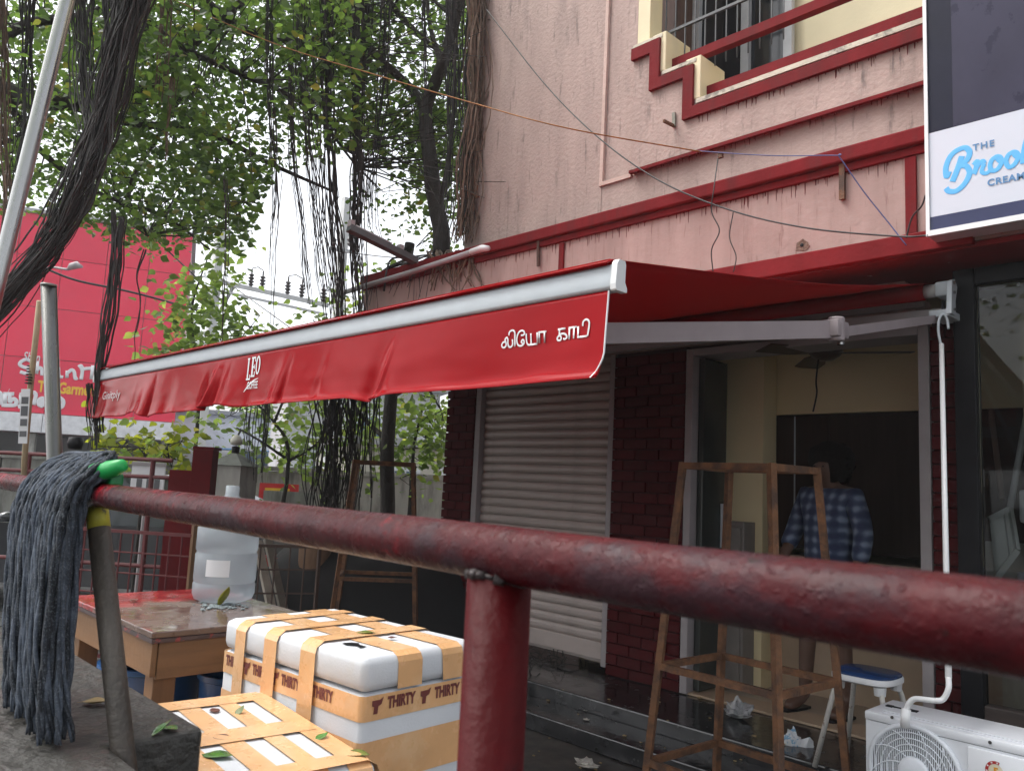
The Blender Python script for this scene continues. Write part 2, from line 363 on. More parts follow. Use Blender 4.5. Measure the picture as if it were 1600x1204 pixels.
# fascia (sunshade) with belt mouldings
zb, zbot = 3.205, 2.60
XL = -6.53
f = G(); f.box((XL, YF, zbot), (4.0, YL+.5, zb-.03)); f.build('fascia', pink_smooth, B)
f = G(); f.box((XL-.02, YF-.05, zb-.052), (4.0, YU+.3, zb+.035), bev=.01); f.build('belt_moulding', red_trim, B)
f = G(); f.box((XL-.01, YF-.022, zb-.10), (4.0, YF+.02, zb-.056), bev=.004); f.build('belt_moulding', red_trim, B)
f = G(); f.box((XL-.012, YF-.03, zbot-.02), (-1.2, YF+.03, zbot+.085), bev=.006); f.build('lower_moulding', red_soffit, B)
for xa, xb in ((-1.518, -1.462), (-3.965, -3.918)):
    f = G(); f.box((xa, YF-.016, zbot+.088), (xb, YF+.02, zb-.104), bev=.003); f.build('fascia_strip', red_trim, B)
f = G(); f.box((XL+.01, YF+.012, zbot-.03), (4.0, YL+.45, zbot-.003)); f.build('soffit', red_soffit, B)
# runs of red paint under the mouldings
dq = random.Random(17); g = G()
def drips(g, xa, xb, n, y, ztop, lmax):
    for k in range(n):
        x = dq.uniform(xa, xb); L_ = lmax*dq.random()**2.2+.006; wd_ = dq.uniform(.003, .009)
        g.add([(x-wd_/2, y, ztop), (x+wd_/2, y, ztop), (x+wd_*.3, y, ztop-L_*.8), (x, y, ztop-L_), (x-wd_*.3, y, ztop-L_*.8), (x, y-.003, ztop), (x, y-.0025, ztop-L_*.7)], [(0, 5, 6, 4), (5, 1, 2, 6), (4, 6, 3), (6, 2, 3)])
drips(g, -6.4, -1.55, 230, YF-.0005, zb-.099, .085); drips(g, -3.5, -1.5, 90, YB-.0005, 3.586, .05); drips(g, -2.95, -1.5, 70, YB-.0005, z1-bw-.001, .06)
g.build('paint_drips', M('thin_red_paint_run', (.12, .014, .016), .7, .3, 20, spec=.1), B)['kind'] = 'stuff'
# pink upper strip of the shopfront just under the soffit, with slanted end
f = G(); f.prism([(-5.7, 2.32), (-1.63, 2.32), (-1.63, 2.47), (-1.69, 2.565), (-5.7, 2.565)], 'y', YL-.03, YL+.2); f.build('front_lintel', pink_smooth, B)
# brick piers: every brick a piece of its own
def brick_mesh(w, d=.05, h=.068, seed=0):
    g = G(); g.box((-w/2, -d/2, -h/2), (w/2, d/2, h/2), bev=.004); return g.mesh('brick', brick_m)
def pier(xa, xb, z0=0.0, z1_=2.32, left_face=False):
    p = G(); p.box((xa+.006, YL+.006, z0-.002), (xb-.006, YL+.28, z1_)); w = p.build('brick_pier', mortar_m, B)
    W = xb-xa; ncol = max(1, round(W/.205)); bl = W/ncol; cache = {}
    r = 0; z = z0+.002
    while z < z1_-.05:
        off = (bl/2 if r % 2 else 0); x = xa
        edges = [xa] + [xa+off+bl*k for k in range(ncol+1) if xa+off+bl*k > xa+.03 and xa+off+bl*k < xb-.03] + [xb]
        for a, b in zip(edges[:-1], edges[1:]):
            wd = round(b-a-.007, 3)
            if wd not in cache: cache[wd] = brick_mesh(wd)
            o = link('brick', cache[wd], w, ((a+b)/2, YL+.004+random.uniform(-.0035, .0025), z+.034))
            o.rotation_euler = (random.uniform(-.01, .01), random.uniform(-.006, .006), random.uniform(-.008, .008))
        z += .0765; r += 1
    return w
pier(-5.72, -5.335); pier(-3.775, -3.150); pier(-1.565, -1.405)
# left return wall of the building
lw = G(); lw.box((-5.70, YL+.30, 0), (-5.50, 9.5, 2.57)); lw.build('side_wall', pink, B)
# shutter
sh = G(); sh.box((-5.28, YL+.075, .05), (-3.82, YL+.10, 2.32)); SH = sh.build('rolling_shutter', shutter_m, B)
prof = [(-.034, .0), (-.030, -.006), (-.012, -.016), (.010, -.017), (.026, -.008), (.031, -.002), (.034, .004), (.034, .012), (-.034, .012)]
sm = G().prism([(y, z) for z, y in prof], 'x', -.715, .715).mesh('slat', shutter_m)
for k in range(29): link('slat', sm, SH, (-4.545, YL+.055, .235+.0715*k))
bb = G(); bb.box((-5.26, YL+.03, .075), (-3.835, YL+.072, .20), bev=.006); bb.build('bottom_bar', shutter_m, SH)
for xa, xb in ((-5.332, -5.265), (-3.83, -3.778)):
    g_ = G(); g_.box((xa, YL-.01, .04), (xb, YL+.07, 2.32), bev=.006); g_.build('shutter_guide', frame_grey, B)
# doorway frame, open black door leaf, room behind
for xa, xb in ((-3.147, -3.092), (-1.628, -1.57)):
    g_ = G(); g_.box((xa, YL-.02, .002), (xb, YL+.24, 2.30), bev=.004); g_.build('door_frame', frame_grey, B)
g_ = G(); g_.box((-3.09, YL-.018, 2.25), (-1.63, YL+.24, 2.30), bev=.004); g_.build('door_frame', frame_grey, B)
g_ = G(); g_.box((-3.086, YL+.05, .02), (-3.04, YL+.345, 2.24), bev=.004); DL = g_.build('door_leaf', door_dark, B)
g_ = G(); g_.bar((-3.028, YL+.28, .95), (-3.028, YL+.28, 1.25), .015, .02); g_.build('handle', alu, DL)
g_ = G(); g_.box((-4.2, 6.25, 0), (-1.0, 6.35, 2.85)); g_.build('room_back_wall', cream_in, B)
g_ = G(); g_.box((-4.2, 5.25, 0), (-2.86, 5.44, 2.85)); g_.build('room_back_wall', cream_in, B)
g_ = G(); g_.box((-3.10, 5.455, 1.908), (-1.205, 6.24, 2.85)); g_.build('bulkhead', cream_in, B)
g_ = G(); g_.box((-4.3, YL+.3, 0), (-4.202, 6.35, 2.85)); g_.build('room_side_wall', cream_in, B)
g_ = G(); g_.box((-1.2, YL+.3, 0), (-1.1, 6.248, 2.85)); g_.build('room_side_wall', cream_in, B)
g_ = G(); g_.box((-4.3, YL+.45, 2.852), (-1.1, 6.35, 2.93)); g_.build('room_ceiling', M('white_ceiling', (.7, .69, .66), .8), B)
g_ = G(); g_.box((-3.14, YL+.0, -.003), (-1.58, YL+.25, .012), bev=.004); g_.build('door_sill', tan_m, B)
g_ = G(); g_.box((-4.2, YL+.252, -.003), (-1.2, 6.248, .006)); g_.build('room_floor', M('tan_floor_tile', (.36, .29, .22), .3, .12, 3), B)
cb = thing('cupboard', 'dark brown wall cupboard across the back of the shop room', 'cupboard', (-2.2, 5.6, .95))
g_ = G(); g_.box((-3.10, 5.47, .965), (-1.21, 6.24, 1.905), bev=.004); g_.build('carcass', dark_wood, cb)
for k in range(3):
    g_ = G(); g_.box((-3.09+.62*k, 5.449, .98), (-2.475+.62*k, 5.468, 1.89), bev=.004); g_.build('cupboard_door', dark_wood, cb)
g_ = G(); g_.bar((-2.72, 5.443, .98), (-2.72, 5.443, 1.89), .008, .008); g_.build('edge_strip', alu, cb)
ct = thing('counter', 'tan laminated counter under the dark cupboard inside the shop', 'counter', (-2.3, 5.9, .0))
g_ = G(); g_.box((-2.85, 5.44, .0), (-1.21, 6.23, .88), bev=.004); g_.build('cabinet', tan_m, ct)
g_ = G(); g_.box((-2.855, 5.40, .882), (-1.21, 6.24, .92), bev=.006); g_.build('counter_top', M('pale_counter_top', (.5, .42, .32), .3), ct)
sb = thing('side_cabinet', 'low grey cabinet against the cream wall beside the open shop door', 'cabinet', (-3.5, 5.7, 0))
g_ = G(); g_.box((-3.70, 5.09, 0), (-2.91, 5.245, 1.13), bev=.006); g_.build('body', M('warm_grey_laminate', (.20, .18, .165), .5), sb)
g_ = G(); g_.box((-3.40, 5.075, .04), (-2.93, 5.088, 1.09), bev=.004); g_.build('cabinet_door', M('warm_grey_laminate_door', (.22, .20, .18), .5), sb)
# ceiling fan hanging in the room
fan = thing('ceiling_fan', 'brown ceiling fan hanging in the open shop doorway', 'ceiling fan', (-2.33, 5.08, 2.85))
brown = M('brown_fan_paint', (.05, .03, .02), .4)
fc = np.array([-2.33, 5.08, 2.27])
G().tube([fc+[0, 0, .06], fc+[0, 0, .58]], .012, 8).build('rod', brown, fan)
G().lathe([(.0, -.06), (.05, -.055), (.09, -.03), (.11, .0), (.10, .03), (.05, .055), (.0, .06)], fc, 20).build('motor', brown, fan, smooth=True)
for k in range(3):
    a = R(10+120*k); d = np.array([math.cos(a), math.sin(a), 0]); s_ = np.array([-math.sin(a), math.cos(a), .22])
    def bl(u_, v_, d=d, s_=s_): return fc + d*(.10+.42*u_) + s_*(v_-.5)*(.05+.09*min(1, u_*3)) + np.array([0, 0, -.01-.02*u_])
    gg = G(); gg.grid(bl, 8, 3); o = gg.build('blade', brown, fan); mo = o.modifiers.new('thick', 'SOLIDIFY'); mo.thickness = .006
cw = tag(G().tube(spline([fc+[-.02, -.06, -.06], fc+[-.03, -.07, -.2], fc+[-.025, -.07, -.28], fc+[-.045, -.08, -.40]], 5), .006, 6).build('loose_fan_wire', wire_m), 'loose dark wire dangling below the ceiling fan', 'wire')
# right-hand glass shopfront
YG = 4.60
fr = G(); fr.box((-1.403, YG-.03, .0), (-1.30, YG+.06, 2.55), bev=.006); fr.build('window_frame', black_m, B)
fr = G(); fr.box((-1.298, YG-.03, 2.46), (1.2, YG+.06, 2.55), bev=.006); fr.build('window_frame', black_m, B)
gp = G(); gp.box((-1.298, YG+.01, .35), (1.2, YG+.018, 2.458)); gp.build('shop_window_pane', glass_mat('clear_shop_glass', (.85, .87, .88), .25, .02, .85), B)
fr = G(); fr.box((-1.298, YG-.03, .0), (1.2, YG+.06, .345), bev=.006); fr.build('plinth', M('dark_worn_timber', (.06, .045, .04), .5, .3, 5, streak=(.6, 5, 6)), B)
g_ = G(); g_.box((-1.098, 5.5, 0), (1.2, 5.6, 2.9)); g_.build('display_back_wall', M('dark_maroon_wall', (.10, .035, .03), .5, .3, 2), B)
g_ = G(); g_.box((-1.25, YG+.1, .006), (1.2, 5.49, .70)); g_.build('display_plinth', M('pale_plywood', (.42, .35, .27), .6, .15, 3), B)

# ------------------------------------------------------------------ name board on the right
S = thing('shop_sign', 'large navy and white shop name board with sky blue lettering', 'sign', (-.6, 4.15, 2.6))
YS = 4.10
g_ = G(); g_.box((-1.367, YS+.004, 2.612), (1.6, YS+.14, 4.9), bev=.004); g_.build('sign_box', M('sign_box_grey', (.55, .56, .58), .4), S)
g_ = G()
g_.box((-1.369, YS-.012, 2.61), (-1.352, YS+.003, 4.9)); g_.box((-1.3515, YS-.012, 2.61), (1.6, YS+.003, 2.637)); g_.build('frame', alu_white, S)
navy = M('navy_print', (.022, .026, .085), .25, .1, 3)
g_ = G(); g_.box((-1.351, YS-.004, 2.6375), (1.6, YS+.002, 2.705)); g_.build('lower_navy_band', navy, S)
g_ = G(); g_.box((-1.351, YS-.004, 2.7055), (1.6, YS+.002, 3.137)); g_.build('white_panel', M('white_sign_face', (.56, .59, .67), .4, .02, 3), S)
g_ = G(); g_.box((-1.351, YS-.004, 3.1375), (-1.24, YS+.002, 4.9)); g_.build('navy_panel', M('deep_navy_print', (.012, .013, .028), .45, .2, 3, spec=.15), S)
g_ = G(); g_.box((-1.2395, YS-.004, 3.1375), (1.6, YS+.002, 4.9)); g_.build('grey_violet_panel', M('grey_violet_face', (.042, .040, .070), .45, .18, 2.0, spec=.15, dirt=(.022, .022, .045), dscale=9, dlo=.60, dhi=.64, damt=.9, streak=(1, 1, .7), rvar=.05), S)  # upper face in grey-violet, broken by darker noise blotches
sky_blue = M('sky_blue_print', (.10, .42, .78), .4, .03)
YT = YS-.0046
def sg_pt(x, y): p = ony(x, y, YT); return p
def stroke(name, lines, mat, parent, wpx, n=8):
    g = G()
    for k, (P, w0) in enumerate(lines):
        Q = [sg_pt(*p) for p in spline([(a, b, 0) for a, b in P], 8) for p in [(p[0], p[1])]]
        r = w0*Q[0][1]/FPX/2*1.0
        gg = G(); gg.tube(Q, r, n)
        vs = [(x, YT-.00015*k-.0005 + (y-YT)*.05, z) for x, y, z in gg.v]; g.add(vs, gg.f)
    return g.build(name, mat, parent)
stroke('script_lettering', [
    ([(1488, 284), (1497, 262), (1503, 244)], 8.5),
    ([(1483, 268), (1479, 276), (1478, 262), (1484, 246), (1494, 236), (1508, 231), (1515, 238), (1511, 250), (1501, 258), (1510, 260), (1515, 270), (1508, 286), (1495, 298), (1483, 299), (1478, 294)], 8.0),
    ([(1521, 258), (1527, 252), (1525, 262), (1522, 272), (1527, 260), (1535, 252), (1538, 256)], 7.0),
    ([(1538, 256), (1534, 268), (1541, 271), (1548, 266)], 6.0),
    ([(1558, 244), (1550, 250), (1547, 260), (1551, 267), (1559, 264), (1565, 254), (1563, 246), (1557, 245), (1563, 252), (1572, 249)], 6.5),
    ([(1584, 237), (1576, 242), (1572, 252), (1576, 261), (1584, 258), (1591, 247), (1589, 239), (1583, 238), (1589, 245), (1598, 242)], 6.5),
    ([(1608, 205), (1601, 230), (1598, 256)], 7.0),
    ([(1618, 228), (1606, 240), (1616, 250), (1626, 246)], 6.0)], sky_blue, S, 8)
def on_sign(x, y, kx=1.0):
    p = sg_pt(x, y); return lambda a, b: (p[0]+a, YT-.002, p[2]+b)
steel_blue = M('steel_blue_print', (.09, .22, .42), .4, .03)
lettering('THE', .044, on_sign(1520, 236), steel_blue, S, bold=.0012, space=1.25)
lettering('CREAMERY', .044, on_sign(1543, 291), steel_blue, S, bold=.0016, space=1.12)
# ------------------------------------------------------------------ awning
AX0, AX1 = -6.09, -1.47
A = thing('awning', 'red retractable awning with white lettering on its glossy front valance', 'awning', (-3.8, 4.6, 2.4))
YA = 1.83
# front bar: a rounded profile, with white end caps
prof = [(1.812, 1.886), (1.801, 1.890), (1.798, 1.897), (1.803, 1.952), (1.809, 1.962), (1.820, 1.967), (1.846, 1.966), (1.852, 1.94), (1.852, 1.90), (1.846, 1.886)]
G().prism(prof, 'x', AX0, AX1).build('front_bar', alu, A, auto=50)
big = [(1.796, 1.884), (1.794, 1.90), (1.800, 1.962), (1.808, 1.974), (1.836, 1.974), (1.840, 1.962), (1.838, 1.91), (1.848, 1.892), (1.848, 1.880), (1.80, 1.880)]
for xa, xb in ((AX1+.001, AX1+.022), (AX0-.022, AX0-.001)):
    G().prism(big, 'x', xa, xb).build('end_cap', alu_white, A)
# the cover: from the roller to the bar, sagging a little, and the lip that wraps the bar
def cover(u_, v_):
    x = AX0+.02 + (AX1-AX0-.04)*u_; y = 1.815+(4.535-1.815)*v_; z = 1.984 + (2.49-1.984)*v_ - .035*math.sin(math.pi*v_)
    z += .006*math.sin(x*3.1+v_*4)*math.sin(math.pi*v_)
    return (x, y, z)
cl_m, t, b, out = new_mat('red_awning_cloth'); N, L = t.nodes, t.links
b.inputs['Base Color'].default_value = (.44, .006, .012, 1); b.inputs['Roughness'].default_value = .5; b.inputs['Specular IOR Level'].default_value = .15
tr_ = N.new('ShaderNodeBsdfTranslucent'); tr_.inputs[0].default_value = (.55, .010, .016, 1); mx_ = N.new('ShaderNodeMixShader'); mx_.inputs[0].default_value = .2
L.new(b.outputs[0], mx_.inputs[1]); L.new(tr_.outputs[0], mx_.inputs[2]); L.new(mx_.outputs[0], out.inputs[0])
o = G().grid(cover, 40, 24).build('cover', cl_m, A, smooth=True); mo = o.modifiers.new('thick', 'SOLIDIFY'); mo.thickness = .0015
o = G().grid(lambda u_, v_: (AX0+.01+(AX1-AX0-.02)*u_, 1.786+.03*v_, 1.966+.016*v_), 4, 2).build('cover_lip', vinyl, A); mo = o.modifiers.new('thick', 'SOLIDIFY'); mo.thickness = .004
# valance: hanging vinyl with creases
CR = [(-5.55, .025, .10, 1), (-5.08, .035, .10, -1), (-4.98, .05, .022, 1), (-4.22, .05, .05, 1), (-4.13, .075, .028, -1), (-4.06, .03, .015, 1), (-3.72, .018, .12, 1), (-3.42, .026, .05, -1), (-3.36, .022, .014, 1), (-2.63, .03, .05, 1), (-2.565, .03, .014, -1), (-2.50, .02, .10, -1), (-2.0, .012, .22, 1), (-5.85, .015, .06, 1), (-4.72, .02, .08, 1), (-3.05, .008, .02, 1), (-3.98, .012, .02, 1), (-5.3, .01, .03, -1)]
def val_off(x, v):      # v = 0 at the bar, 1 at the hem
    y = 0.0
    for c, a, wd, s_ in CR:
        d = (x - c + .10*(v-.5))/wd; y += .62*s_*a*math.exp(-d*d)*(v**1.4)
    y += .006*math.sin(x*7.0+1.3)*v + .010*mnoise.noise((x*1.7, v*1.2, 3.1))*v + .004*mnoise.noise((x*6, v*5, 9.1))*v
    return y
def hem(x): return .262 + .010*mnoise.noise((x*1.3, 0, 1)) + (.022*math.exp(-((x+2.66)/.10)**2)) - .022*math.exp(-((x+4.05)/.13)**2) - .025*math.exp(-((x+5.25)/.12)**2) + .012*math.exp(-((x+5.0)/.1)**2)
def val(x, v):
    z = 1.884 - v*hem(x); y = 1.806 - .012*v + val_off(x, v)
    y -= .020*max(0, (v-.86)/.14)**2 * (1 if x > -3.7 else .3)
    return (x, y, z)
def valg(u_, v_):
    x = AX0+.015 + (AX1-.012-AX0-.015)*u_
    if u_ > .995: pass
    x -= .03*max(0, v_-.75)/.25*(1 if u_ > .999 else 0)
    return val(x, v_)
VA = G().grid(valg, 620, 22).build('valance', vinyl, A, smooth=True); mo = VA.modifiers.new('thick', 'SOLIDIFY'); mo.thickness = .0022; mo.offset = 1
G().tube([val(AX1-.012-.03*max(0, k/14-.75)/.25, k/14) for k in range(15)], .0028, 6).build('valance_hem', white_print, A)
def on_val(x0, z0, k=1.0):
    def f(a, b):
        x = x0+a; z = z0+b; v = min(1, max(0, (1.884-z)/hem(x))); p = val(x, v); return (x, p[1]-.0028, z)
    return f
def vpt(x, y): return ony(x, y, 1.80)
def vz(X, Y): p = vpt(760+X/8, 480+Y/8); return on_val(p[0], p[2])(0, 0)
strokes('lettering', [
    [(230, 430), (202, 440), (186, 475), (203, 503), (232, 490), (240, 450), (228, 402), (250, 372)], [(250, 372), (262, 400), (262, 450), (272, 490), (300, 492), (318, 460), (318, 400)],
    [(276, 352), (285, 308), (320, 287), (345, 302), (350, 345), (345, 490)],
    [(425, 348), (452, 346), (470, 328), (462, 300), (435, 290), (400, 312), (376, 370), (372, 430), (390, 473), (425, 480), (458, 452), (460, 414), (440, 406), (428, 430), (446, 456)],
    [(492, 328), (494, 420), (508, 462), (535, 466), (550, 440), (551, 325)], [(540, 466), (630, 455)], [(630, 457), (630, 312)],
    [(657, 446), (657, 312)], [(646, 313), (748, 302)], [(722, 306), (722, 442)],
    ], vz, .0031, white_print, A, (0, -1, 0))
strokes('lettering', [
    [(893, 277), (987, 264)], [(912, 277), (910, 345), (886, 380), (890, 410), (925, 410), (932, 372), (910, 346)], [(910, 346), (945, 330), (985, 336), (1006, 370), (985, 398), (958, 392)],
    [(1038, 402), (1038, 258)], [(1028, 258), (1132, 245)], [(1095, 252), (1095, 392)],
    [(1150, 240), (1150, 375)], [(1142, 376), (1268, 362)], [(1208, 236), (1214, 182), (1250, 152), (1284, 172), (1290, 225), (1275, 362)]], vz, .0031, white_print, A, (0, -1, 0))
# LEO COFFEE mark: block serif letters cut as outlines, with the swoosh below
pl = vpt(383, 603); S0 = (pl[0], pl[2])
def poly_letter(polys, ox, oz, k):
    g = G()
    for P in polys:
        n0 = len(P); vs = [on_val(S0[0], S0[1])(ox+a*k, oz+b*k) for a, b in P]; g.add(vs, [tuple(range(n0))])
    return g
q1 = vpt(384, 594); q2 = vpt(404, 590); q3 = vpt(384, 560)
wl = (q2[0]-q1[0]); hl = (q3[2]-q1[2])
leo = G()
def rect(g, a, b, c, d, sk=.0):   # in units of the mark
    n = 4
    for i in range(n):
        x0_, x1_ = a+(c-a)*i/n, a+(c-a)*(i+1)/n
        g.add([on_val(q1[0], q1[2])(xx*wl, zz_*hl) for xx, zz_ in ((x0_, b), (x1_, b), (x1_, d), (x0_, d))], [(0, 1, 2, 3)])
for r_ in ((.04, 0, .13, 1), (.0, .93, .17, 1), (.0, 0, .28, .08), (.24, .0, .29, .24), (.36, .12, .46, 1.02), (.32, .94, .62, 1.02), (.32, .12, .62, .2), (.46, .53, .56, .6), (.58, .8, .63, .94), (.58, .2, .63, .36), (.55, .46, .585, .67)): rect(leo, *r_)
for k in range(20):
    a0, a1 = 2*math.pi*k/20, 2*math.pi*(k+1)/20
    P = [(.83+.17*math.sin(a0), .62+.42*math.cos(a0)), (.83+.17*math.sin(a1), .62+.42*math.cos(a1)), (.83+.085*math.sin(a1), .62+.33*math.cos(a1)), (.83+.085*math.sin(a0), .62+.33*math.cos(a0))]
    leo.add([on_val(q1[0], q1[2])(x_*wl, z_*hl) for x_, z_ in P], [(0, 1, 2, 3)])
leo.build('logo_lettering', white_print, A)
sw = G()
for k in range(16):
    def cv(t): return (-.10+1.05*t, -.55+.55*(1-(1-t)**2.2)+.02)
    def th(t): return .12*math.sin(math.pi*min(1, t*1.02))**.6*(1-.75*t)
    t0, t1 = k/16, (k+1)/16; a0, b0 = cv(t0); a1, b1 = cv(t1)
    sw.add([on_val(q1[0], q1[2])(x_*wl, z_*hl) for x_, z_ in ((a0, b0-th(t0)), (a1, b1-th(t1)), (a1, b1+.015), (a0, b0+.015))], [(0, 1, 2, 3)])
sw.build('logo_swoosh', white_print, A)
lettering('COFFEE', .05, on_val(q1[0]+.12*wl, q1[2]-.40*hl), white_print, A, bold=.0008, width=.82*wl)
pg = vpt(160, 622); pg2 = vpt(186, 620)
lettering('Ginitply', .075, on_val(pg[0]+.01, pg[2]-.01), M('faded_white_print', (.62, .45, .46), .4), A, bold=.0006, width=pg2[0]-pg[0])
# roller, square bar, bracket with gearbox, folding arms
G().tube([(AX0+.02, 4.535, 2.445), (AX1-.06, 4.535, 2.445)], .045, 20).build('roller', vinyl, A, smooth=True)
G().tube([(AX1-.058, 4.535, 2.445), (AX1+.02, 4.535, 2.445)], .036, 16).build('roller_end', alu_white, A, smooth=True)
G().bar((AX0-.02, 4.60, 2.335), (AX1+.06, 4.60, 2.335), .045, .045).build('square_bar', M('grey_bar_paint', (.42, .41, .42), .45, .08, 6), A)
G().bar((AX0+.5, 4.64, 2.405), (AX1-.1, 4.64, 2.405), .02, .03).build('hood_strip', frame_grey, A)
bk = G(); bk.box((AX1+.012, 4.46, 2.395), (AX1+.085, 4.60, 2.475), bev=.012); bk.build('gearbox', alu, A, auto=35)
bk = G(); bk.prism([(4.42, 2.46), (4.46, 2.475), (4.50, 2.44), (4.47, 2.36), (4.47, 2.285), (4.40, 2.285), (4.41, 2.37)], 'x', AX1+.088, AX1+.112); BR = bk.build('bracket', alu, A)
for z_ in (2.45, 2.40, 2.31):
    G().tube([(AX1+.10, 4.44, z_), (AX1+.12, 4.44, z_)], .008, 8).build('bolt', steel, BR)
bk = G(); bk.box((AX1+.0, 4.41, 2.275), (AX1+.10, 4.62, 2.312), bev=.004); bk.build('arm_shoulder', alu, A)
arm_m = M('pinkish_grey_arm', (.30, .25, .26), .5, .1, 6)
sh_ = np.array([AX1+.02, 4.44, 2.27]); el = at(1303, 515, 3.35); fe = np.array([-1.80, 1.90, 1.80])
G().bar(sh_, el+[.0, .06, .0], .028, .042).build('upper_arm', arm_m, A)
G().bar(el, fe, .034, .072).build('forearm', arm_m, A)
ej = G(); ej.lathe([(.03, -.05), (.034, -.045), (.034, .045), (.03, .05)], el+[.01, .0, 0], 14); ej.box(el+[-.03, -.05, -.036], el+[.04, .06, .036], bev=.008); ej.build('elbow', arm_m, A, auto=35)
G().tube([el+[.02, .02, -.03], el+[.02, .02, -.062]], .014, 10).build('elbow_bolt', steel, A)
# second pair of arms further left under the cover
sh2 = np.array([-5.9, 4.44, 2.27]); el2 = np.array([-5.75, 3.2, 2.03]); fe2 = np.array([-5.45, 1.90, 1.82])
G().bar(sh2, el2, .028, .042).build('upper_arm', arm_m, A); G().bar(el2, fe2, .034, .072).build('forearm', arm_m, A)

# crank rod hooked into the gearbox eye
cr = thing('awning_crank', 'white crank rod hanging from the awning gearbox down to the outdoor unit', 'crank rod', ony(1475, 500, 4.42))
pt = ony(1471, 538, 4.36); pb = ony(1482, 1058, 3.36)
G().tube([pt, pb], .0115, 12).build('rod', white_plastic, cr, smooth=True)
hk = [ony(1470, 540, 4.36), ony(1466, 515, 4.38), ony(1468, 497, 4.40), ony(1474, 491, 4.41), ony(1480, 499, 4.42), ony(1482, 514, 4.42)]
G().tube(spline(hk, 6), .007, 8).build('hook', alu, cr, smooth=True)
hd = [pb, ony(1482, 1075, 3.345), ony(1474, 1091, 3.34), ony(1462, 1094, 3.33), ony(1432, 1091, 3.33), ony(1421, 1097, 3.33), ony(1416, 1108, 3.33)]
G().tube(spline(hd, 6), .0105, 12).build('crank_handle', white_plastic, cr, smooth=True)
G().tube([ony(1416, 1107, 3.33), ony(1414, 1135, 3.33)], .017, 14).build('grip', white_plastic, cr, smooth=True)
G().tube([ony(1474, 470, 4.44), ony(1474, 490, 4.42)], .010, 8).build('eye', black_m, cr)
# ------------------------------------------------------------------ foreground handrail
def rail_mat():
    m, t, b, out = new_mat('worn_red_rail_paint'); N, L = t.nodes, t.links
    tc = N.new('ShaderNodeTexCoord')
    def nz(s, d=8, r=.65, sc=(1, 1, 1), w_=0):
        mp = N.new('ShaderNodeMapping'); mp.inputs['Scale'].default_value = sc; mp.inputs['Location'].default_value = (w_, w_*.7, 0); L.new(tc.outputs['Object'], mp.inputs[0])
        q = N.new('ShaderNodeTexNoise'); q.inputs['Scale'].default_value = s; q.inputs['Detail'].default_value = d; q.inputs['Roughness'].default_value = r; L.new(mp.outputs[0], q.inputs['Vector']); return q.outputs[0]
    def rng(x, a, b_, c=0, d=1):
        q = N.new('ShaderNodeMapRange'); q.inputs[1].default_value = a; q.inputs[2].default_value = b_; q.inputs[3].default_value = c; q.inputs[4].default_value = d; L.new(x, q.inputs[0]); return q.outputs[0]
    def mix(f, a, c):
        q = N.new('ShaderNodeMix'); q.data_type = 'RGBA'; L.new(f, q.inputs[0])
        if isinstance(a, tuple): q.inputs[6].default_value = rgb(a)
        else: L.new(a, q.inputs[6])
        q.inputs[7].default_value = rgb(c); return q.outputs[2]
    c = mix(rng(nz(14, 6), .38, .66), (.075, .004, .0065), (.034, .004, .0065))
    c = mix(rng(nz(11, 8, .7, (.7, 1.3, 1.3), 3.3), .50, .62, 0, .85), c, (.036, .018, .024))     # old purple-grey undercoat showing
    c = mix(rng(nz(9, 7, .7, (1, 1, 1), 8.1), .585, .66, 0, .95), c, (.22, .005, .013))             # fresh bright red touch-ups
    c = mix(rng(nz(60, 5, .6, (1, 1, 1), 1.7), .66, .72, 0, .9), c, (.025, .012, .012))             # chips
    L.new(c, b.inputs['Base Color'])
    L.new(rng(nz(30, 5), .35, .7, .16, .42), b.inputs['Roughness'])
    b.inputs['Specular IOR Level'].default_value = .17
    bp = N.new('ShaderNodeBump'); bp.inputs['Strength'].default_value = .55; bp.inputs['Distance'].default_value = .004
    L.new(nz(75, 7, .6), bp.inputs['Height'])
    bp2 = N.new('ShaderNodeBump'); bp2.inputs['Strength'].default_value = .3; bp2.inputs['Distance'].default_value = .004
    L.new(rng(nz(150, 3, .5, (1, 1, 1), 2.2), .60, .70), bp2.inputs['Height']); L.new(bp.outputs[0], bp2.inputs['Normal']); L.new(bp2.outputs[0], b.inputs['Normal'])
    return m
rm = rail_mat()
def ry(x): return .47-.05*x
ZR = 1.241; RR = .0242
H = thing('handrail', 'thick worn dark red pipe handrail across the front with a post under it', 'handrail', (-.515, ry(-.515), -.2))
pts = [(x, ry(x), ZR) for x in np.linspace(-3.4, .35, 60)]
pts = [(x, y + .0006*mnoise.noise((x*3, 1, 2)), z+.0008*mnoise.noise((x*4, 5, 2))) for x, y, z in pts]
G().tube(pts, RR, 28).build('rail', rm, H, smooth=True)
pm = M('red_post_paint', (.060, .0035, .005), .45, .2, 7, bump=.3, bscale=60, spec=.12, dirt=(.03, .008, .01), dscale=10, dlo=.56, dhi=.7)
px_ = -.523
G().tube([(px_, ry(px_)+.004, ZR-.016), (px_, ry(px_)+.004, -.2)], .0285, 26).build('post', pm, H, smooth=True)
wd = G()
for k in range(20):
    a = 2*math.pi*k/20; wd.tube([(px_+.027*math.cos(a), ry(px_)+.004+.027*math.sin(a), ZR-.0245+.007*abs(math.sin(a))), (px_+.027*math.cos(a+.35), ry(px_)+.004+.027*math.sin(a+.35), ZR-.0245+.007*abs(math.sin(a+.35)))], .004+.0015*math.sin(k*2.3), 8)
wd.build('weld_bead', M('black_weld', (.02, .012, .012), .4, .4, 30, bump=.6, bscale=120), H, smooth=True)
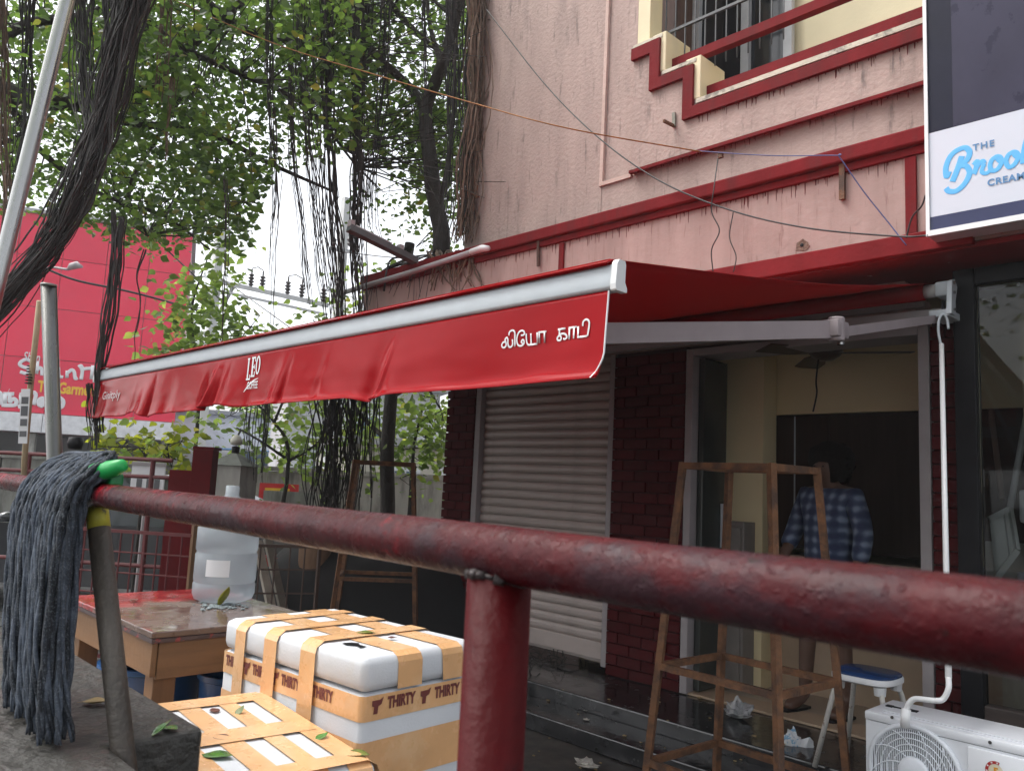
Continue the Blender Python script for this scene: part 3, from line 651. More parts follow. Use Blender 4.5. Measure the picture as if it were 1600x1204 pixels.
# ------------------------------------------------------------------ concrete block, leaning props, steel post
bl = G(); bl.prism([(-2.9, .18), (-1.0, .18), (-1.0, .585), (-1.655, .585), (-1.655, .77), (-2.9, .77)], 'z', -.199, .78)
o = bl.build('concrete_block', concrete_m); tag(o, 'rough grey concrete block with fallen leaves under the handrail end', 'concrete block')
mo = o.modifiers.new('edge', 'BEVEL'); mo.width = .012; mo.segments = 3
st = thing('support_post', 'dark weathered pipe with a yellow top propped under the handrail', 'post', (-1.61, .60, .5))
p0 = ony(152, 800, .565); p1 = ony(192, 1174, .602); d_ = (p1-p0); pe = p1+d_*.9
ys = p0+d_*.075
G().tube([ys, pe], .0215, 20).build('pipe', dark_metal, st, smooth=True)
G().tube([p0+d_*(-.02), ys], .0218, 20).build('yellow_cap', M('worn_yellow_paint', (.36, .33, .03), .5, .25, 20, dirt=(.02, .02, .02), dscale=35, dlo=.55, dhi=.6), st, smooth=True)
sp = thing('steel_post', 'upright stainless steel post standing behind the hanging mop', 'post', at(100, 1090, 2.4))
steel_d = M('dull_dark_steel', (.13, .13, .127), .28, .12, 9, metal=1.0, streak=(1, 1, .2), rvar=.08)
a0, a1 = at(76, 446, 2.4), at(98, 1083, 2.44); d_ = a1-a0
G().tube([a0, a1+d_*.75], .0215, 24).build('tube', steel_d, sp, smooth=True)
G().tube([a0+[0, 0, -.003], a0+[0, 0, .004]], .0222, 24).build('cap', M('dull_post_cap', (.25, .25, .24), .4, metal=.8), sp, smooth=True)
lp = tag(G().tube([at(122, -90, 2.3), at(105, 0, 2.25), at(-1, 430, 2.1), at(-70, 710, 2.02)], .0195, 22).build('leaning_pole', steel, None, smooth=True), 'long shiny steel pole leaning across the upper left corner', 'pole')
# ------------------------------------------------------------------ mop
MP = thing('mop', 'blue grey string mop draped over the handrail with a green socket', 'mop', (-1.75, .53, 1.26))
mop_m = M('blue_grey_mop_yarn', (.048, .058, .077), .95, .5, 55, island=.75, dirt=(.20, .22, .25), dscale=260, dlo=.52, dhi=.66, damt=.55)
yr = G(); rg = random.Random(5)
sock = ony(136, 744, .55)
for i in range(165):
    u_ = rg.random(); lay = rg.random()
    x_over = -2.19 + .47*u_                      # where the strand crosses the rail
    yo = ry(x_over); r0 = RR + .006 + .040*lay
    tail = .36 + .13*rg.random() + (.04 if u_ > .3 else 0)
    s0 = sock + np.array([rg.uniform(-.03, .005), rg.uniform(-.012, .012), rg.uniform(-.012, .02)])
    P = [s0, (s0*.55+np.array([x_over+.05, yo+.02, ZR+r0])*.45) + [0, .01, .03*lay], (x_over, yo-.003, ZR+r0+.004), (x_over-.014, yo-r0*.85, ZR+.012), (x_over-.012+rg.uniform(-.02, .02), yo-r0*1.05-.006*lay, ZR-.09)]
    xb_ = -2.10 + .42*u_ + rg.uniform(-.03, .03)
    P += [(x_over*.4+xb_*.6, yo-r0*1.02-rg.uniform(0, .02), ZR-.09-tail*.5), (xb_, yo-r0-rg.uniform(-.01, .02), max(.79, ZR-.09-tail))]
    Q = spline(P, 9); ph = rg.random()*6
    # two plies twisted round each other
    for pl_ in (0, 1):
        W = [np.array(q)+.0032*np.array([math.cos(ph+pl_*math.pi+k*.75), math.sin(ph+pl_*math.pi+k*.75), .3*math.sin(k)]) for k, q in enumerate(Q)]
        yr.tube(W, [.0046]*(len(W)-4)+[.0042, .0036, .003, .0022], 5)
o = yr.build('mop_strands', mop_m, MP, smooth=True)
gs = M('green_plastic', (.01, .36, .08), .35, .1, 6)
sv = G(); d_ = np.array(ony(192, 727, .57))-np.array(ony(150, 737, .55))
sv.tube([ony(150, 738, .55), ony(160, 737, .55), ony(180, 731, .56), ony(191, 727, .565), ony(193, 726, .566)], [.020, .021, .017, .013, .006], 14); sv.build('socket', gs, MP, smooth=True)
sv = G(); sv.box(ony(166, 752, .57)+[-.02, -.012, -.008], ony(180, 742, .57)+[.02, .012, .004], bev=.006); sv.build('socket_clip', M('dark_green_plastic', (.01, .17, .05), .4), MP)

# ------------------------------------------------------------------ foam boxes
tape_m = M('tan_packing_tape', (.76, .43, .20), .28, .12, 5, coat=.35, rvar=.1, dirt=(.84, .60, .36), dscale=7, dlo=.5, dhi=.75, damt=.7)
print_m = M('brown_tape_print', (.16, .035, .03), .45)
def foam_box(name, label, loc, rz, L_, W_, Hb, Hl, tapes_x, tapes_y, bands, prints=True, lidtext=True):
    """loc: base corner (the near right one is at +L, 0); lid overhang 0."""
    T = Matrix.Translation(loc) @ Matrix.Rotation(rz, 4, 'Z')
    o = thing(name, label, 'foam box', loc)
    def put(g, nm, m, par=o, **k):
        g.v = [tuple(T @ Vector(v)) for v in g.v]; return g.build(nm, m, par, **k)
    g = G(); g.box((0, 0, 0), (L_, W_, Hb), bev=.018); body = put(g, 'body', foam, auto=50)
    g = G(); g.box((-.003, -.003, Hb+.003), (L_+.003, W_+.003, Hb+Hl), bev=.024); lid = put(g, 'lid', foam, auto=50)
    e = .0022; Zt = Hb+Hl
    for i, (a, b) in enumerate(bands):                      # bands of tape running round the body
        g = G()
        pth = [(cx_+(.018+e)*math.cos(R(a_)), cy_+(.018+e)*math.sin(R(a_))) for cx_, cy_, a0_ in ((.018, .018, 180), (L_-.018, .018, 270), (L_-.018, W_-.018, 0), (.018, W_-.018, 90)) for a_ in range(a0_, a0_+91, 15)]
        n0 = len(pth); vs = [(x, y, a) for x, y in pth]+[(x, y, b) for x, y in pth]
        g.add(vs, [(k, (k+1) % n0, n0+(k+1) % n0, n0+k) for k in range(n0)]); put(g, 'tape_band', tape_m, body)
    for j, (a, b, dn) in enumerate(tapes_x):                # strips over the lid across its width, folding down both sides
        ee = e+.0030+.0009*j; g = G(); r_ = .024
        pth = [(-ee-.003, Hb-dn), (-ee-.003, Zt-r_), (-ee+.004, Zt-.008), (r_, Zt+ee), (W_-r_, Zt+ee), (W_+ee-.004, Zt-.008), (W_+ee+.003, Zt-r_), (W_+ee+.003, Hb-dn)]
        vs = [(x_, y, z) for x_ in (a, b) for y, z in pth]; n0 = len(pth)
        vs = [(x_ + .004*math.sin(y*37+z*51+j), y, z) for x_, y, z in vs]
        g.add(vs, [(k, k+1, n0+k+1, n0+k) for k in range(n0-1)]); put(g, 'tape_strip', tape_m, lid)
    for j, (a, b, dn) in enumerate(tapes_y):                # strips along its length
        ee = e+.0004+.0008*j; g = G(); r_ = .024
        pth = [(-ee-.003, Hb-dn), (-ee-.003, Zt-r_), (-ee+.004, Zt-.008), (r_, Zt+ee), (L_-r_, Zt+ee), (L_+ee-.004, Zt-.008), (L_+ee+.003, Zt-r_), (L_+ee+.003, Hb-dn)]
        vs = [(x, y_ + .004*math.sin(x*31+z*43+j), z) for y_ in (a, b) for x, z in pth]; n0 = len(pth)
        g.add(vs, [(k, k+1, n0+k+1, n0+k) for k in range(n0-1)]); put(g, 'tape_strip', tape_m, lid)
    if prints:
        zt_ = Hb-.043
        def emblem(mp, x, z):
            g = G(); q = [(0, .034), (.034, .034), (.05, .042), (.042, .018), (.028, .012), (.026, -.012), (.008, -.012), (.010, .012), (0, .016)]
            g.add([mp(x+a*.78, z+b*.78) for a, b in q], [tuple(range(len(q)))]); return g
        fr_ = lambda a, b: tuple(T @ Vector((a, -.0042, b)))
        sd_ = lambda a, b: tuple(T @ Vector((L_+.0042, a, b)))
        for x in np.arange(.03, L_-.08, .165):
            lettering('THIRTY', .042, (lambda x: lambda a, b: fr_(x+a, zt_+b))(x), print_m, body, bold=.0022, width=.098)
            if x > .1: emblem(fr_, x-.052, zt_).build('print_emblem', print_m, body)
        for x in np.arange(.085, W_-.05, .175):
            lettering('THIRTY', .042, (lambda x: lambda a, b: sd_(x+a, zt_+b))(x), print_m, body, bold=.0022, width=.102)
            emblem(sd_, x-.054, zt_).build('print_emblem', print_m, body)
    return o, T
bx0, bx1, by0, by1, zt = -2.625, -1.875, 1.262, 1.70, .82
BIG, TB = foam_box('foam_box', 'white foam box with printed tape and a criss-cross taped lid, tallest of the boxes', (bx0, by0, -.199), R(3.5), bx1-bx0, by1-by0, .92, .099,
    [(.085, .145, .42), (.255, .325, .44), (.455, .53, .44)], [(.115, .205, -.004), (.285, .37, -.004)],
    [(.850, .917), (.68, .797), (.44, .60)])
# prints round the lid: torn print on the corner
g = G(); g.add([tuple(TB @ Vector((.56+a, .06+b, 1.0225))) for a, b in ((0, .0), (.03, -.006), (.055, .012), (.085, .002), (.08, .03), (.05, .026), (.03, .04), (.012, .03))], [tuple(range(8))]); g.build('torn_print', black_m, BIG)
foam_box('foam_box', 'low foam box with striped taped lid and wet leaves beside the concrete block', (-2.427, .883, -.199), R(-6), .735, .405, .72, .109,
    [(.012, .10, .30), (.335, .44, .3), (.655, .725, .2)], [(.015, .075, .3), (.125, .185, .3), (.235, .285, .3), (.335, .395, .2)], [(.60, .70), (.40, .5)], prints=False)
foam_box('foam_box', 'small foam box with tan taped lid glimpsed behind the steel post', (-3.62, .95, -.199), R(-8), .62, .40, .50, .10,
    [(.02, .15, .2), (.2, .40, .2), (.44, .60, .2)], [(.02, .19, .2), (.24, .39, .2)], [(.3, .4)], prints=False)
# ------------------------------------------------------------------ table with the water bottle
TBL = thing('table', 'low plywood table with a wet worn red painted top', 'table', (-3.4, 1.46, -.2))
def top_mat():
    m, t, b, out = new_mat('wet_worn_red_table_paint'); N, L = t.nodes, t.links
    tc = N.new('ShaderNodeTexCoord'); sx_ = N.new('ShaderNodeSeparateXYZ'); L.new(tc.outputs['Object'], sx_.inputs[0])
    def nz(s, d=6):
        q = N.new('ShaderNodeTexNoise'); q.inputs['Scale'].default_value = s; q.inputs['Detail'].default_value = d; L.new(tc.outputs['Object'], q.inputs['Vector']); return q.outputs[0]
    def rng(x, a, b_, c=0, d=1):
        q = N.new('ShaderNodeMapRange'); q.inputs[1].default_value = a; q.inputs[2].default_value = b_; q.inputs[3].default_value = c; q.inputs[4].default_value = d; L.new(x, q.inputs[0]); return q.outputs[0]
    def mix(f, a, c):
        q = N.new('ShaderNodeMix'); q.data_type = 'RGBA'; L.new(f, q.inputs[0])
        if isinstance(a, tuple): q.inputs[6].default_value = rgb(a)
        else: L.new(a, q.inputs[6])
        q.inputs[7].default_value = rgb(c); return q.outputs[2]
    ad = N.new('ShaderNodeMath'); ad.operation = 'ADD'; L.new(rng(sx_.outputs[0], -3.75, -3.15, -.35, .6), ad.inputs[0]); L.new(nz(4.5), ad.inputs[1])
    c = mix(rng(nz(9), .4, .7), (.33, .030, .034), (.22, .03, .03))
    c = mix(rng(ad.outputs[0], .50, .62), c, (.15, .105, .088))
    c = mix(rng(nz(22), .60, .66, 0, .9), c, (.07, .04, .035)); c = mix(rng(nz(40), .68, .72, 0, .8), c, (.42, .38, .33))
    L.new(c, b.inputs['Base Color']); L.new(rng(nz(6), .42, .62, .05, .34), b.inputs['Roughness']); b.inputs['Specular IOR Level'].default_value = .6
    bp = N.new('ShaderNodeBump'); bp.inputs['Strength'].default_value = .15; bp.inputs['Distance'].default_value = .01; L.new(nz(14), bp.inputs['Height']); L.new(bp.outputs[0], b.inputs['Normal'])
    return m
tm = top_mat(); tx0, tx1, ty0, ty1 = -3.87, -2.90, 1.13, 1.79
g = G(); g.box((tx0, ty0, .718), (tx1, ty1, .74), bev=.004); g.build('table_top', tm, TBL)
g = G(); g.box((tx0+.004, ty0+.004, .700), (tx1-.004, ty1-.004, .7165), bev=.003); g.build('top_board', M('grimy_board_edge', (.075, .05, .05), .5, .4, 12, dirt=(.35, .05, .05), dscale=25, dlo=.58, dhi=.62), TBL)
for a, b in (((tx0+.02, ty0+.014, .585), (tx1-.02, ty0+.034, .699)), ((tx0+.02, ty1-.034, .55), (tx1-.02, ty1-.014, .699))):
    g = G(); g.box(a, b, bev=.002); g.build('apron', wood, TBL)
wood_y = M('plywood_brown_side', (.21, .11, .05), .5, .2, 3, bump=.15, bscale=40, streak=(6, .6, 6), dirt=(.14, .07, .035), dscale=4, dlo=.55, dhi=.7)
for a, b in (((tx1-.034, ty0+.035, .575), (tx1-.014, ty1-.035, .699)), ((tx0+.014, ty0+.035, .55), (tx0+.034, ty1-.035, .699))):
    g = G(); g.box(a, b, bev=.002); g.build('apron', wood_y, TBL)
for xx in (tx0+.075, tx1-.075):
    for yy in (ty0+.075, ty1-.075):
        g = G(); g.box((xx-.04, yy-.04, -.2), (xx+.04, yy+.04, .698), bev=.004); g.build('leg', wood_end, TBL)
for lab, a, b in (('blue plastic bin under the left end of the table', (-3.42, 1.345), .19), ('dark blue plastic bin under the right end of the table', (-3.08, 1.57), .16)):
    bn = thing('plastic_bin', lab, 'bin', (a[0], a[1], -.2), 'blue bins under the table')
    G().lathe([(b*.8, -.199), (b*.84, -.19), (b, .505), (b*1.06, .51), (b*1.06, .53), (b*.97, .53), (b*.80, -.17), (0, -.17)], (a[0], a[1], 0), 28).build('tub', blue_plastic, bn, smooth=True, auto=40)
bt = thing('water_bottle', 'large ribbed translucent water bottle standing on the wet table', 'bottle', (-3.47, 1.645, .741))
m, t, b, out = new_mat('cloudy_water_bottle'); N, L = t.nodes, t.links
b.inputs['Base Color'].default_value = (.46, .52, .56, 1); b.inputs['Roughness'].default_value = .16
tp = N.new('ShaderNodeBsdfTransparent'); tp.inputs[0].default_value = (.86, .90, .93, 1); tl_ = N.new('ShaderNodeBsdfTranslucent'); tl_.inputs[0].default_value = (.75, .80, .84, 1)
m1 = N.new('ShaderNodeMixShader'); m1.inputs[0].default_value = .4; L.new(b.outputs[0], m1.inputs[1]); L.new(tl_.outputs[0], m1.inputs[2])
m2_ = N.new('ShaderNodeMixShader'); m2_.inputs[0].default_value = .52; L.new(m1.outputs[0], m2_.inputs[1]); L.new(tp.outputs[0], m2_.inputs[2]); L.new(m2_.outputs[0], out.inputs[0])
bot_m = m
pr = [(.0, .005), (.09, .0), (.122, .012), (.131, .035), (.131, .075), (.128, .08), (.128, .086), (.131, .092), (.131, .20), (.127, .207), (.127, .216), (.131, .222), (.131, .315), (.126, .322), (.126, .332), (.130, .34), (.128, .37), (.11, .405), (.07, .435), (.036, .450), (.030, .458), (.029, .50), (.0, .502)]
G().lathe(pr, (-3.47, 1.645, .7415), 40).build('bottle_body', bot_m, bt, smooth=True)
lb = G(); lb.grid(lambda u_, v_: (-3.47+.1325*math.cos(R(-62+44*u_)), 1.645+.1325*math.sin(R(-62+44*u_)), .7415+.115+.07*v_), 8, 2); lb.build('paper_label', white_print, bt)
# ------------------------------------------------------------------ rusty stands
def stand(label, loc, rz, group):
    o = thing('rusty_stand', label, 'stand', (0, 0, 0), group)
    top, bot = np.array([.230, .182]), np.array([.353, .279]); ht = 1.648
    cs = [(-1, -1), (1, -1), (1, 1), (-1, 1)]
    def leg_pt(i, z): k = (bot + (top-bot)*z/ht); return np.array([cs[i][0]*k[0], cs[i][1]*k[1], z])
    for i in range(4): G().bar(leg_pt(i, 0), leg_pt(i, ht), .030, .030, up=(cs[i][0], cs[i][1]*.3, 0)).build('leg', rust, o)
    for z in (.31, .728, ht-.015):
        for i in range(4):
            a, b_ = leg_pt(i, z), leg_pt((i+1) % 4, z); d = (b_-a)/np.linalg.norm(b_-a)
            G().bar(a+d*.012, b_-d*.012, .022, .030).build('crossbar', rust, o)
    o.location = loc; o.rotation_euler = (0, 0, rz)
    return o
STAND_LOC = (-1.897, 3.354, -.2)
st1 = stand('tall rusty steel frame stand in front of the shop doorway', STAND_LOC, -.071, 'rusty steel stands')
st2 = copy_tree(st1); st2['label'] = 'rusty steel frame stand among the hanging roots far from the doorway'; p = at(590, 900, 6.5)
st2.location = (p[0], p[1], -.2); st2.rotation_euler = (0, 0, R(52))
# ------------------------------------------------------------------ stool
SL = thing('stool', 'white legged stool with a blue seat by the doorway', 'stool', (-1.72, 4.22, 0))
sx, sy = -1.72, 4.22
def sq(r, k, n=32, p=3.2):
    return [(abs(math.cos(a))**(2/p)*math.copysign(1, math.cos(a))*r*k, abs(math.sin(a))**(2/p)*math.copysign(1, math.sin(a))*r*k) for a in [2*math.pi*i/n for i in range(n)]]
def slab(g, r, zs):
    n = 32; vs = []
    for k, z in zs: vs += [(sx+x, sy+y, z) for x, y in sq(r, k, n)]
    m_ = len(zs); fs = [(i*n+j, i*n+(j+1) % n, (i+1)*n+(j+1) % n, (i+1)*n+j) for i in range(m_-1) for j in range(n)] + [tuple(range(n-1, -1, -1)), tuple((m_-1)*n+j for j in range(n))]
    g.add(vs, fs)
g = G(); slab(g, .152, [(.94, .428), (1, .434), (1, .452), (.97, .46)]); g.build('seat_rim', white_plastic, SL, auto=40)
g = G(); slab(g, .146, [(1, .4605), (1.0, .468), (.93, .474)]); g.build('seat', M('blue_vinyl_seat', (.02, .055, .16), .25, .2, 9, coat=.4), SL, auto=50)
lm = M('chipped_white_leg', (.60, .58, .54), .5, .1, 9, dirt=(.2, .11, .07), dscale=18, dlo=.58, dhi=.62)
for ax, ay in ((-1, -1), (1, -1), (1, 1), (-1, 1)):
    G().tube([(sx+ax*.10, sy+ay*.10, .43), (sx+ax*.12, sy+ay*.12, .36), (sx+ax*.185, sy+ay*.185, .0)], .0125, 12).build('leg', lm, SL, smooth=True)
    g = G(); g.lathe([(.026, .385), (.03, .425)], (sx+ax*.10, sy+ay*.10, 0), 12); g.build('leg_socket', white_plastic, SL)
# ------------------------------------------------------------------ outdoor unit
AC = thing('outdoor_unit', 'white air conditioner outdoor unit with round fan grille in the lower right corner', 'air conditioner', (-1.0, 3.5, -.2))
ax0, ax1, ay0, ay1, az0, az1 = -1.395, -.575, 3.405, 3.685, -.15, .478
acm = M('white_unit_enamel', (.74, .76, .80), .38, .03, 6, dirt=(.5, .48, .44), dscale=5, dlo=.66, dhi=.8, damt=.4)
p = ony(1421, 1203, ay0); gr_ = .162; gc = np.array([ax0+.184, ay0, p[2]])
g = G()                                         # front plate with a round opening
n = 48; ring = [(gc[0]+gr_*math.cos(2*math.pi*i/n), gc[2]+gr_*math.sin(2*math.pi*i/n)) for i in range(n)]
def edge_pt(a):
    dx, dz = math.cos(a), math.sin(a); tt = []
    if dx > 1e-6: tt.append((ax1-gc[0])/dx)
    if dx < -1e-6: tt.append((ax0-gc[0])/dx)
    if dz > 1e-6: tt.append((az1-.035-gc[2])/dz)
    if dz < -1e-6: tt.append((az0-gc[2])/dz)
    k = min(tt); return (gc[0]+dx*k, gc[2]+dz*k)
angs = sorted([2*math.pi*i/n for i in range(n)] + [math.atan2(zq-gc[2], xq-gc[0]) % (2*math.pi) for xq in (ax0, ax1) for zq in (az0, az1-.035)])
inn = [(gc[0]+gr_*math.cos(a), gc[2]+gr_*math.sin(a)) for a in angs]; outr = [edge_pt(a) for a in angs]; k = len(angs)
g.add([(x, ay0, z) for x, z in inn]+[(x, ay0, z) for x, z in outr], [(i, (i+1) % k, k+(i+1) % k, k+i) for i in range(k)])
g.add([(x, ay0, z) for x, z in inn]+[(x, ay0+.03, z) for x, z in inn], [(i, (i+1) % k, k+(i+1) % k, k+i) for i in range(k)])
g.build('front_plate', acm, AC)
g = G(); g.box((ax0, ay0+.0005, az0), (ax0+.006, ay1, az1-.036)); g.box((ax1-.006, ay0+.0005, az0), (ax1, ay1, az1-.036)); g.box((ax0+.0065, ay1-.006, az0), (ax1-.0065, ay1, az1-.036)); g.box((ax0+.0065, ay0+.031, az0), (ax1-.0065, ay1-.0065, az0+.006)); g.build('casing', acm, AC)
g = G(); g.box((ax0-.004, ay0-.006, az1-.034), (ax1+.004, ay1+.004, az1), bev=.007); TP = g.build('top_cover', acm, AC, auto=40)
for k in range(2):
    g = G(); g.box((ax0+.05, ay0+.02+.03*k, az1+.0008), (ax1-.02, ay0+.03+.03*k, az1+.004), bev=.001); g.build('top_ridge', acm, TP)
a_, b_ = onz(1385, 1101, az1+.002), onz(1434, 1111, az1+.002)
g = G(); g.bar(a_, b_, .012, .003); g.bar(a_, a_+(b_-a_)*.22, .028, .0036); g.bar(b_-(b_-a_)*.25, b_, .028, .0036); g.build('top_slot', black_m, TP)
# grille: rim, thin vertical rods, arched ribs and the hub
gm = M('white_grille_plastic', (.72, .75, .80), .4)
g = G(); g.tube([(gc[0]+(gr_+.004)*math.cos(2*math.pi*i/48), ay0-.006, gc[2]+(gr_+.004)*math.sin(2*math.pi*i/48)) for i in range(49)], .010, 8, cap=False); GRL = g.build('fan_grille', gm, AC, smooth=True)
g = G(); nx = 44
for i in range(nx+1):
    x = -gr_+2*gr_*i/nx; h = math.sqrt(max(0, gr_**2-x**2))
    if h < .01: continue
    g.bar((gc[0]+x, ay0-.008, gc[2]-h), (gc[0]+x, ay0-.008, gc[2]+h), .0036, .004, up=(0, 1, 0))
g.build('grille_rods', gm, GRL)
g = G()
for j, rr in enumerate((.078, .10, .122, .144)):
    P = [(gc[0]+rr*math.cos(a), ay0-.011, gc[2]+rr*math.sin(a)) for a in np.linspace(0, 2*math.pi, 41)]; g.tube(P, .0026, 6, cap=False)
for j in range(10):
    a = 2*math.pi*j/10+.2; P = [(gc[0]+r_*math.cos(a+.9*(r_-.06)/.14), ay0-.0115, gc[2]+r_*math.sin(a+.9*(r_-.06)/.14)) for r_ in np.linspace(.055, .158, 9)]; g.tube(P, .0026, 6)
g.build('grille_ribs', gm, GRL, smooth=True)
g = G(); g.lathe([(.0, .016), (.045, .015), (.056, .009), (.058, .0)], (0, 0, 0), 30, Matrix.Translation((gc[0], ay0-.006, gc[2])) @ Matrix.Rotation(R(90), 4, 'X')); g.build('hub', gm, GRL, smooth=True)
g = G(); g.box((ax0+.01, ay0+.12, az0+.01), (ax1-.01, ay0+.125, az1-.04)); g.build('inner_shroud', M('black_inside', (.012, .013, .015), .6), AC)
fb = G()
for k in range(3):
    a = 2*math.pi*k/3+.4
    fb.grid(lambda u_, v_: (gc[0]+(.05+.11*u_)*math.cos(a+(.15+.5*u_)*(v_-.5)*2), ay0+.07+.03*(v_-.5), gc[2]+(.05+.11*u_)*math.sin(a+(.15+.5*u_)*(v_-.5)*2)), 6, 5)
fb.build('fan_blades', M('dark_grey_fan', (.05, .052, .055), .5), AC, smooth=True)
# recessed handle plate with the rating sticker
p1 = ony(1513, 1166, ay0); p2 = ony(1600, 1200, ay0)
hx0, hx1 = p1[0], p1[0]+.195; hz1 = p1[2]+.004; hz0 = hz1-.30
g = G(); g.box((hx0, ay0-.012, hz0), (hx1, ay0-.0005, hz1), bev=.010); HP = g.build('raised_panel', acm, AC, auto=40)
rp = ony(1556, 1204, ay0-.013)
for ra, rb, mt, nm in ((.034, .024, M('red_sticker', (.40, .02, .02), .4), 'sticker_ring'), (.0235, .0, M('cream_sticker', (.72, .66, .5), .4), 'sticker_face')):
    g = G(); n = 32
    for i in range(n):
        t0, t1 = 2*math.pi*i/n, 2*math.pi*(i+1)/n
        if nm == 'sticker_ring' and not (.35 < (t0/math.pi) < 1.75): continue
        g.add([(rp[0]+q*math.cos(tt), ay0-.0135, rp[2]+q*math.sin(tt)) for q, tt in ((ra, t0), (ra, t1), (rb, t1), (rb, t0))], [(0, 1, 2, 3)])
    g.build(nm, mt, HP)
g = G()
for i in range(5):
    c_ = (rp[0]+.029*math.cos(R(80+36*i)), rp[2]+.029*math.sin(R(80+36*i)))
    P = [(c_[0]+(.0045 if k % 2 == 0 else .002)*math.cos(R(90+36*k)), ay0-.0142, c_[1]+(.0045 if k % 2 == 0 else .002)*math.sin(R(90+36*k))) for k in range(10)]; g.add(P, [tuple(range(10))])
g.build('sticker_star', white_print, HP)
lettering('5', .034, lambda a, b: (rp[0]+a, ay0-.0142, rp[2]-.012+b), M('orange_print', (.7, .30, .02), .4), HP, bold=.0015, center=True)
for x_, y_ in ((1394, 1120), (1547, 1159)):
    p = ony(x_, y_, ay0-.007); G().tube([p, p+[0, -.003, 0]], .006, 10).build('screw', steel, AC)
for xx in (ax0+.12, ax1-.12):
    g = G(); g.box((xx-.03, ay0-.02, -.2), (xx+.03, ay1+.02, az0-.001), bev=.004); g.build('foot', black_m, AC)

# ------------------------------------------------------------------ person in the doorway
PE = thing('person', 'person with thick black hair, blue checked shirt and blue shorts standing in the doorway', 'person', (-2.30, 4.98, .01))
skin = M('brown_skin', (.10, .052, .034), .5, .1, 8)
def skinned(name, V_, E_, rad, mat, parent, root=0, sub=2):
    me = bpy.data.meshes.new(name); me.from_pydata([tuple(map(float, v)) for v in V_], E_, [])
    o = bpy.data.objects.new(name, me); C.objects.link(o)
    sk = o.modifiers.new('skin', 'SKIN'); sk.use_smooth_shade = True
    for i, r_ in enumerate(rad):
        d = me.skin_vertices[0].data[i]; d.radius = (r_, r_) if not isinstance(r_, tuple) else r_; d.use_root = (i == root)
    su = o.modifiers.new('sub', 'SUBSURF'); su.levels = sub; su.render_levels = sub
    dg = bpy.context.evaluated_depsgraph_get(); m2 = bpy.data.meshes.new_from_object(o.evaluated_get(dg))
    bpy.data.objects.remove(o); m2.materials.clear(); m2.materials.append(mat)
    m2.polygons.foreach_set('use_smooth', [True]*len(m2.polygons)); m2.name = name
    return link(name, m2, parent)
# local frame: f = the way he faces (towards the street, a little left in the picture), r = his left
ph = R(200); f_ = np.array([math.sin(ph)*.55, -1.0, 0]); f_ /= np.linalg.norm(f_); l_ = np.array([-f_[1], f_[0], 0])
O_ = np.array([-2.29, 5.05, .012])
def W(f, l, z): return O_ + f_*f + l_*l + np.array([0, 0, z])
V_ = [W(0, 0, .86), W(0, 0, 1.0), W(.0, 0, 1.16), W(-.01, 0, 1.30), W(-.005, 0, 1.385), W(.02, 0, 1.43), W(.035, 0, 1.50), W(.035, 0, 1.57),
      W(-.01, .16, 1.325), W(.0, .235, 1.10), W(.08, .25, .88), W(.10, .25, .81),
      W(-.01, -.16, 1.325), W(.02, -.235, 1.10), W(.16, -.22, .93), W(.19, -.215, .87),
      W(.0, .09, .80), W(.02, .105, .46), W(-.01, .115, .09), W(.10, .125, .035), W(.16, .13, .025),
      W(.0, -.09, .80), W(.05, -.12, .46), W(.05, -.14, .09), W(.16, -.15, .035), W(.22, -.155, .025),
      W(.125, .035, 1.455)]
E_ = [(0,1),(1,2),(2,3),(3,4),(4,5),(5,6),(6,7),(3,8),(8,9),(9,10),(10,11),(3,12),(12,13),(13,14),(14,15),(0,16),(16,17),(17,18),(18,19),(19,20),(0,21),(21,22),(22,23),(23,24),(24,25)]
V_ = V_[:26]
rad = [.13,.125,.135,.12,.066,.066,.092,.075, .06,.045,.035,.04, .06,.045,.035,.04, .085,.058,.04,.042,.03, .085,.058,.04,.042,.03]
skinned('body', V_, E_, rad, skin, PE)
shirt = M('blue_check_shirt', (.05, .07, .13), .85, .2, 12)
m, t, b, out = new_mat('blue_checked_cloth'); N, L = t.nodes, t.links
tc = N.new('ShaderNodeTexCoord'); mp = N.new('ShaderNodeMapping'); L.new(tc.outputs['Object'], mp.inputs[0]); mp.inputs['Rotation'].default_value = (0, 0, R(20))
vals = []
for ax_ in ('X', 'Z'):
    wv = N.new('ShaderNodeTexWave'); wv.bands_direction = ax_; wv.inputs['Scale'].default_value = 4.6; wv.inputs['Distortion'].default_value = 1.2; wv.inputs['Detail Scale'].default_value = 3; L.new(mp.outputs[0], wv.inputs[0]); vals.append(wv.outputs[1])
ad = N.new('ShaderNodeMath'); ad.operation = 'ADD'; L.new(vals[0], ad.inputs[0]); L.new(vals[1], ad.inputs[1])
cr_ = N.new('ShaderNodeValToRGB'); e = cr_.color_ramp.elements; e[0].position = .2; e[0].color = (.02, .03, .075, 1); e[1].position = .95; e[1].color = (.17, .21, .29, 1); x = e.new(.55); x.color = (.045, .065, .12, 1)
dv = N.new('ShaderNodeMath'); dv.operation = 'MULTIPLY'; dv.inputs[1].default_value = .5; L.new(ad.outputs[0], dv.inputs[0]); L.new(dv.outputs[0], cr_.inputs[0]); L.new(cr_.outputs[0], b.inputs['Base Color']); b.inputs['Roughness'].default_value = .85
Vs = [W(0, 0, .84), W(0, 0, .98), W(0, 0, 1.15), W(-.01, 0, 1.29), W(-.008, 0, 1.36), W(-.01, .165, 1.32), W(.0, .24, 1.10), W(.07, .252, .92), W(-.01, -.165, 1.32), W(.02, -.24, 1.10), W(.12, -.228, .98)]
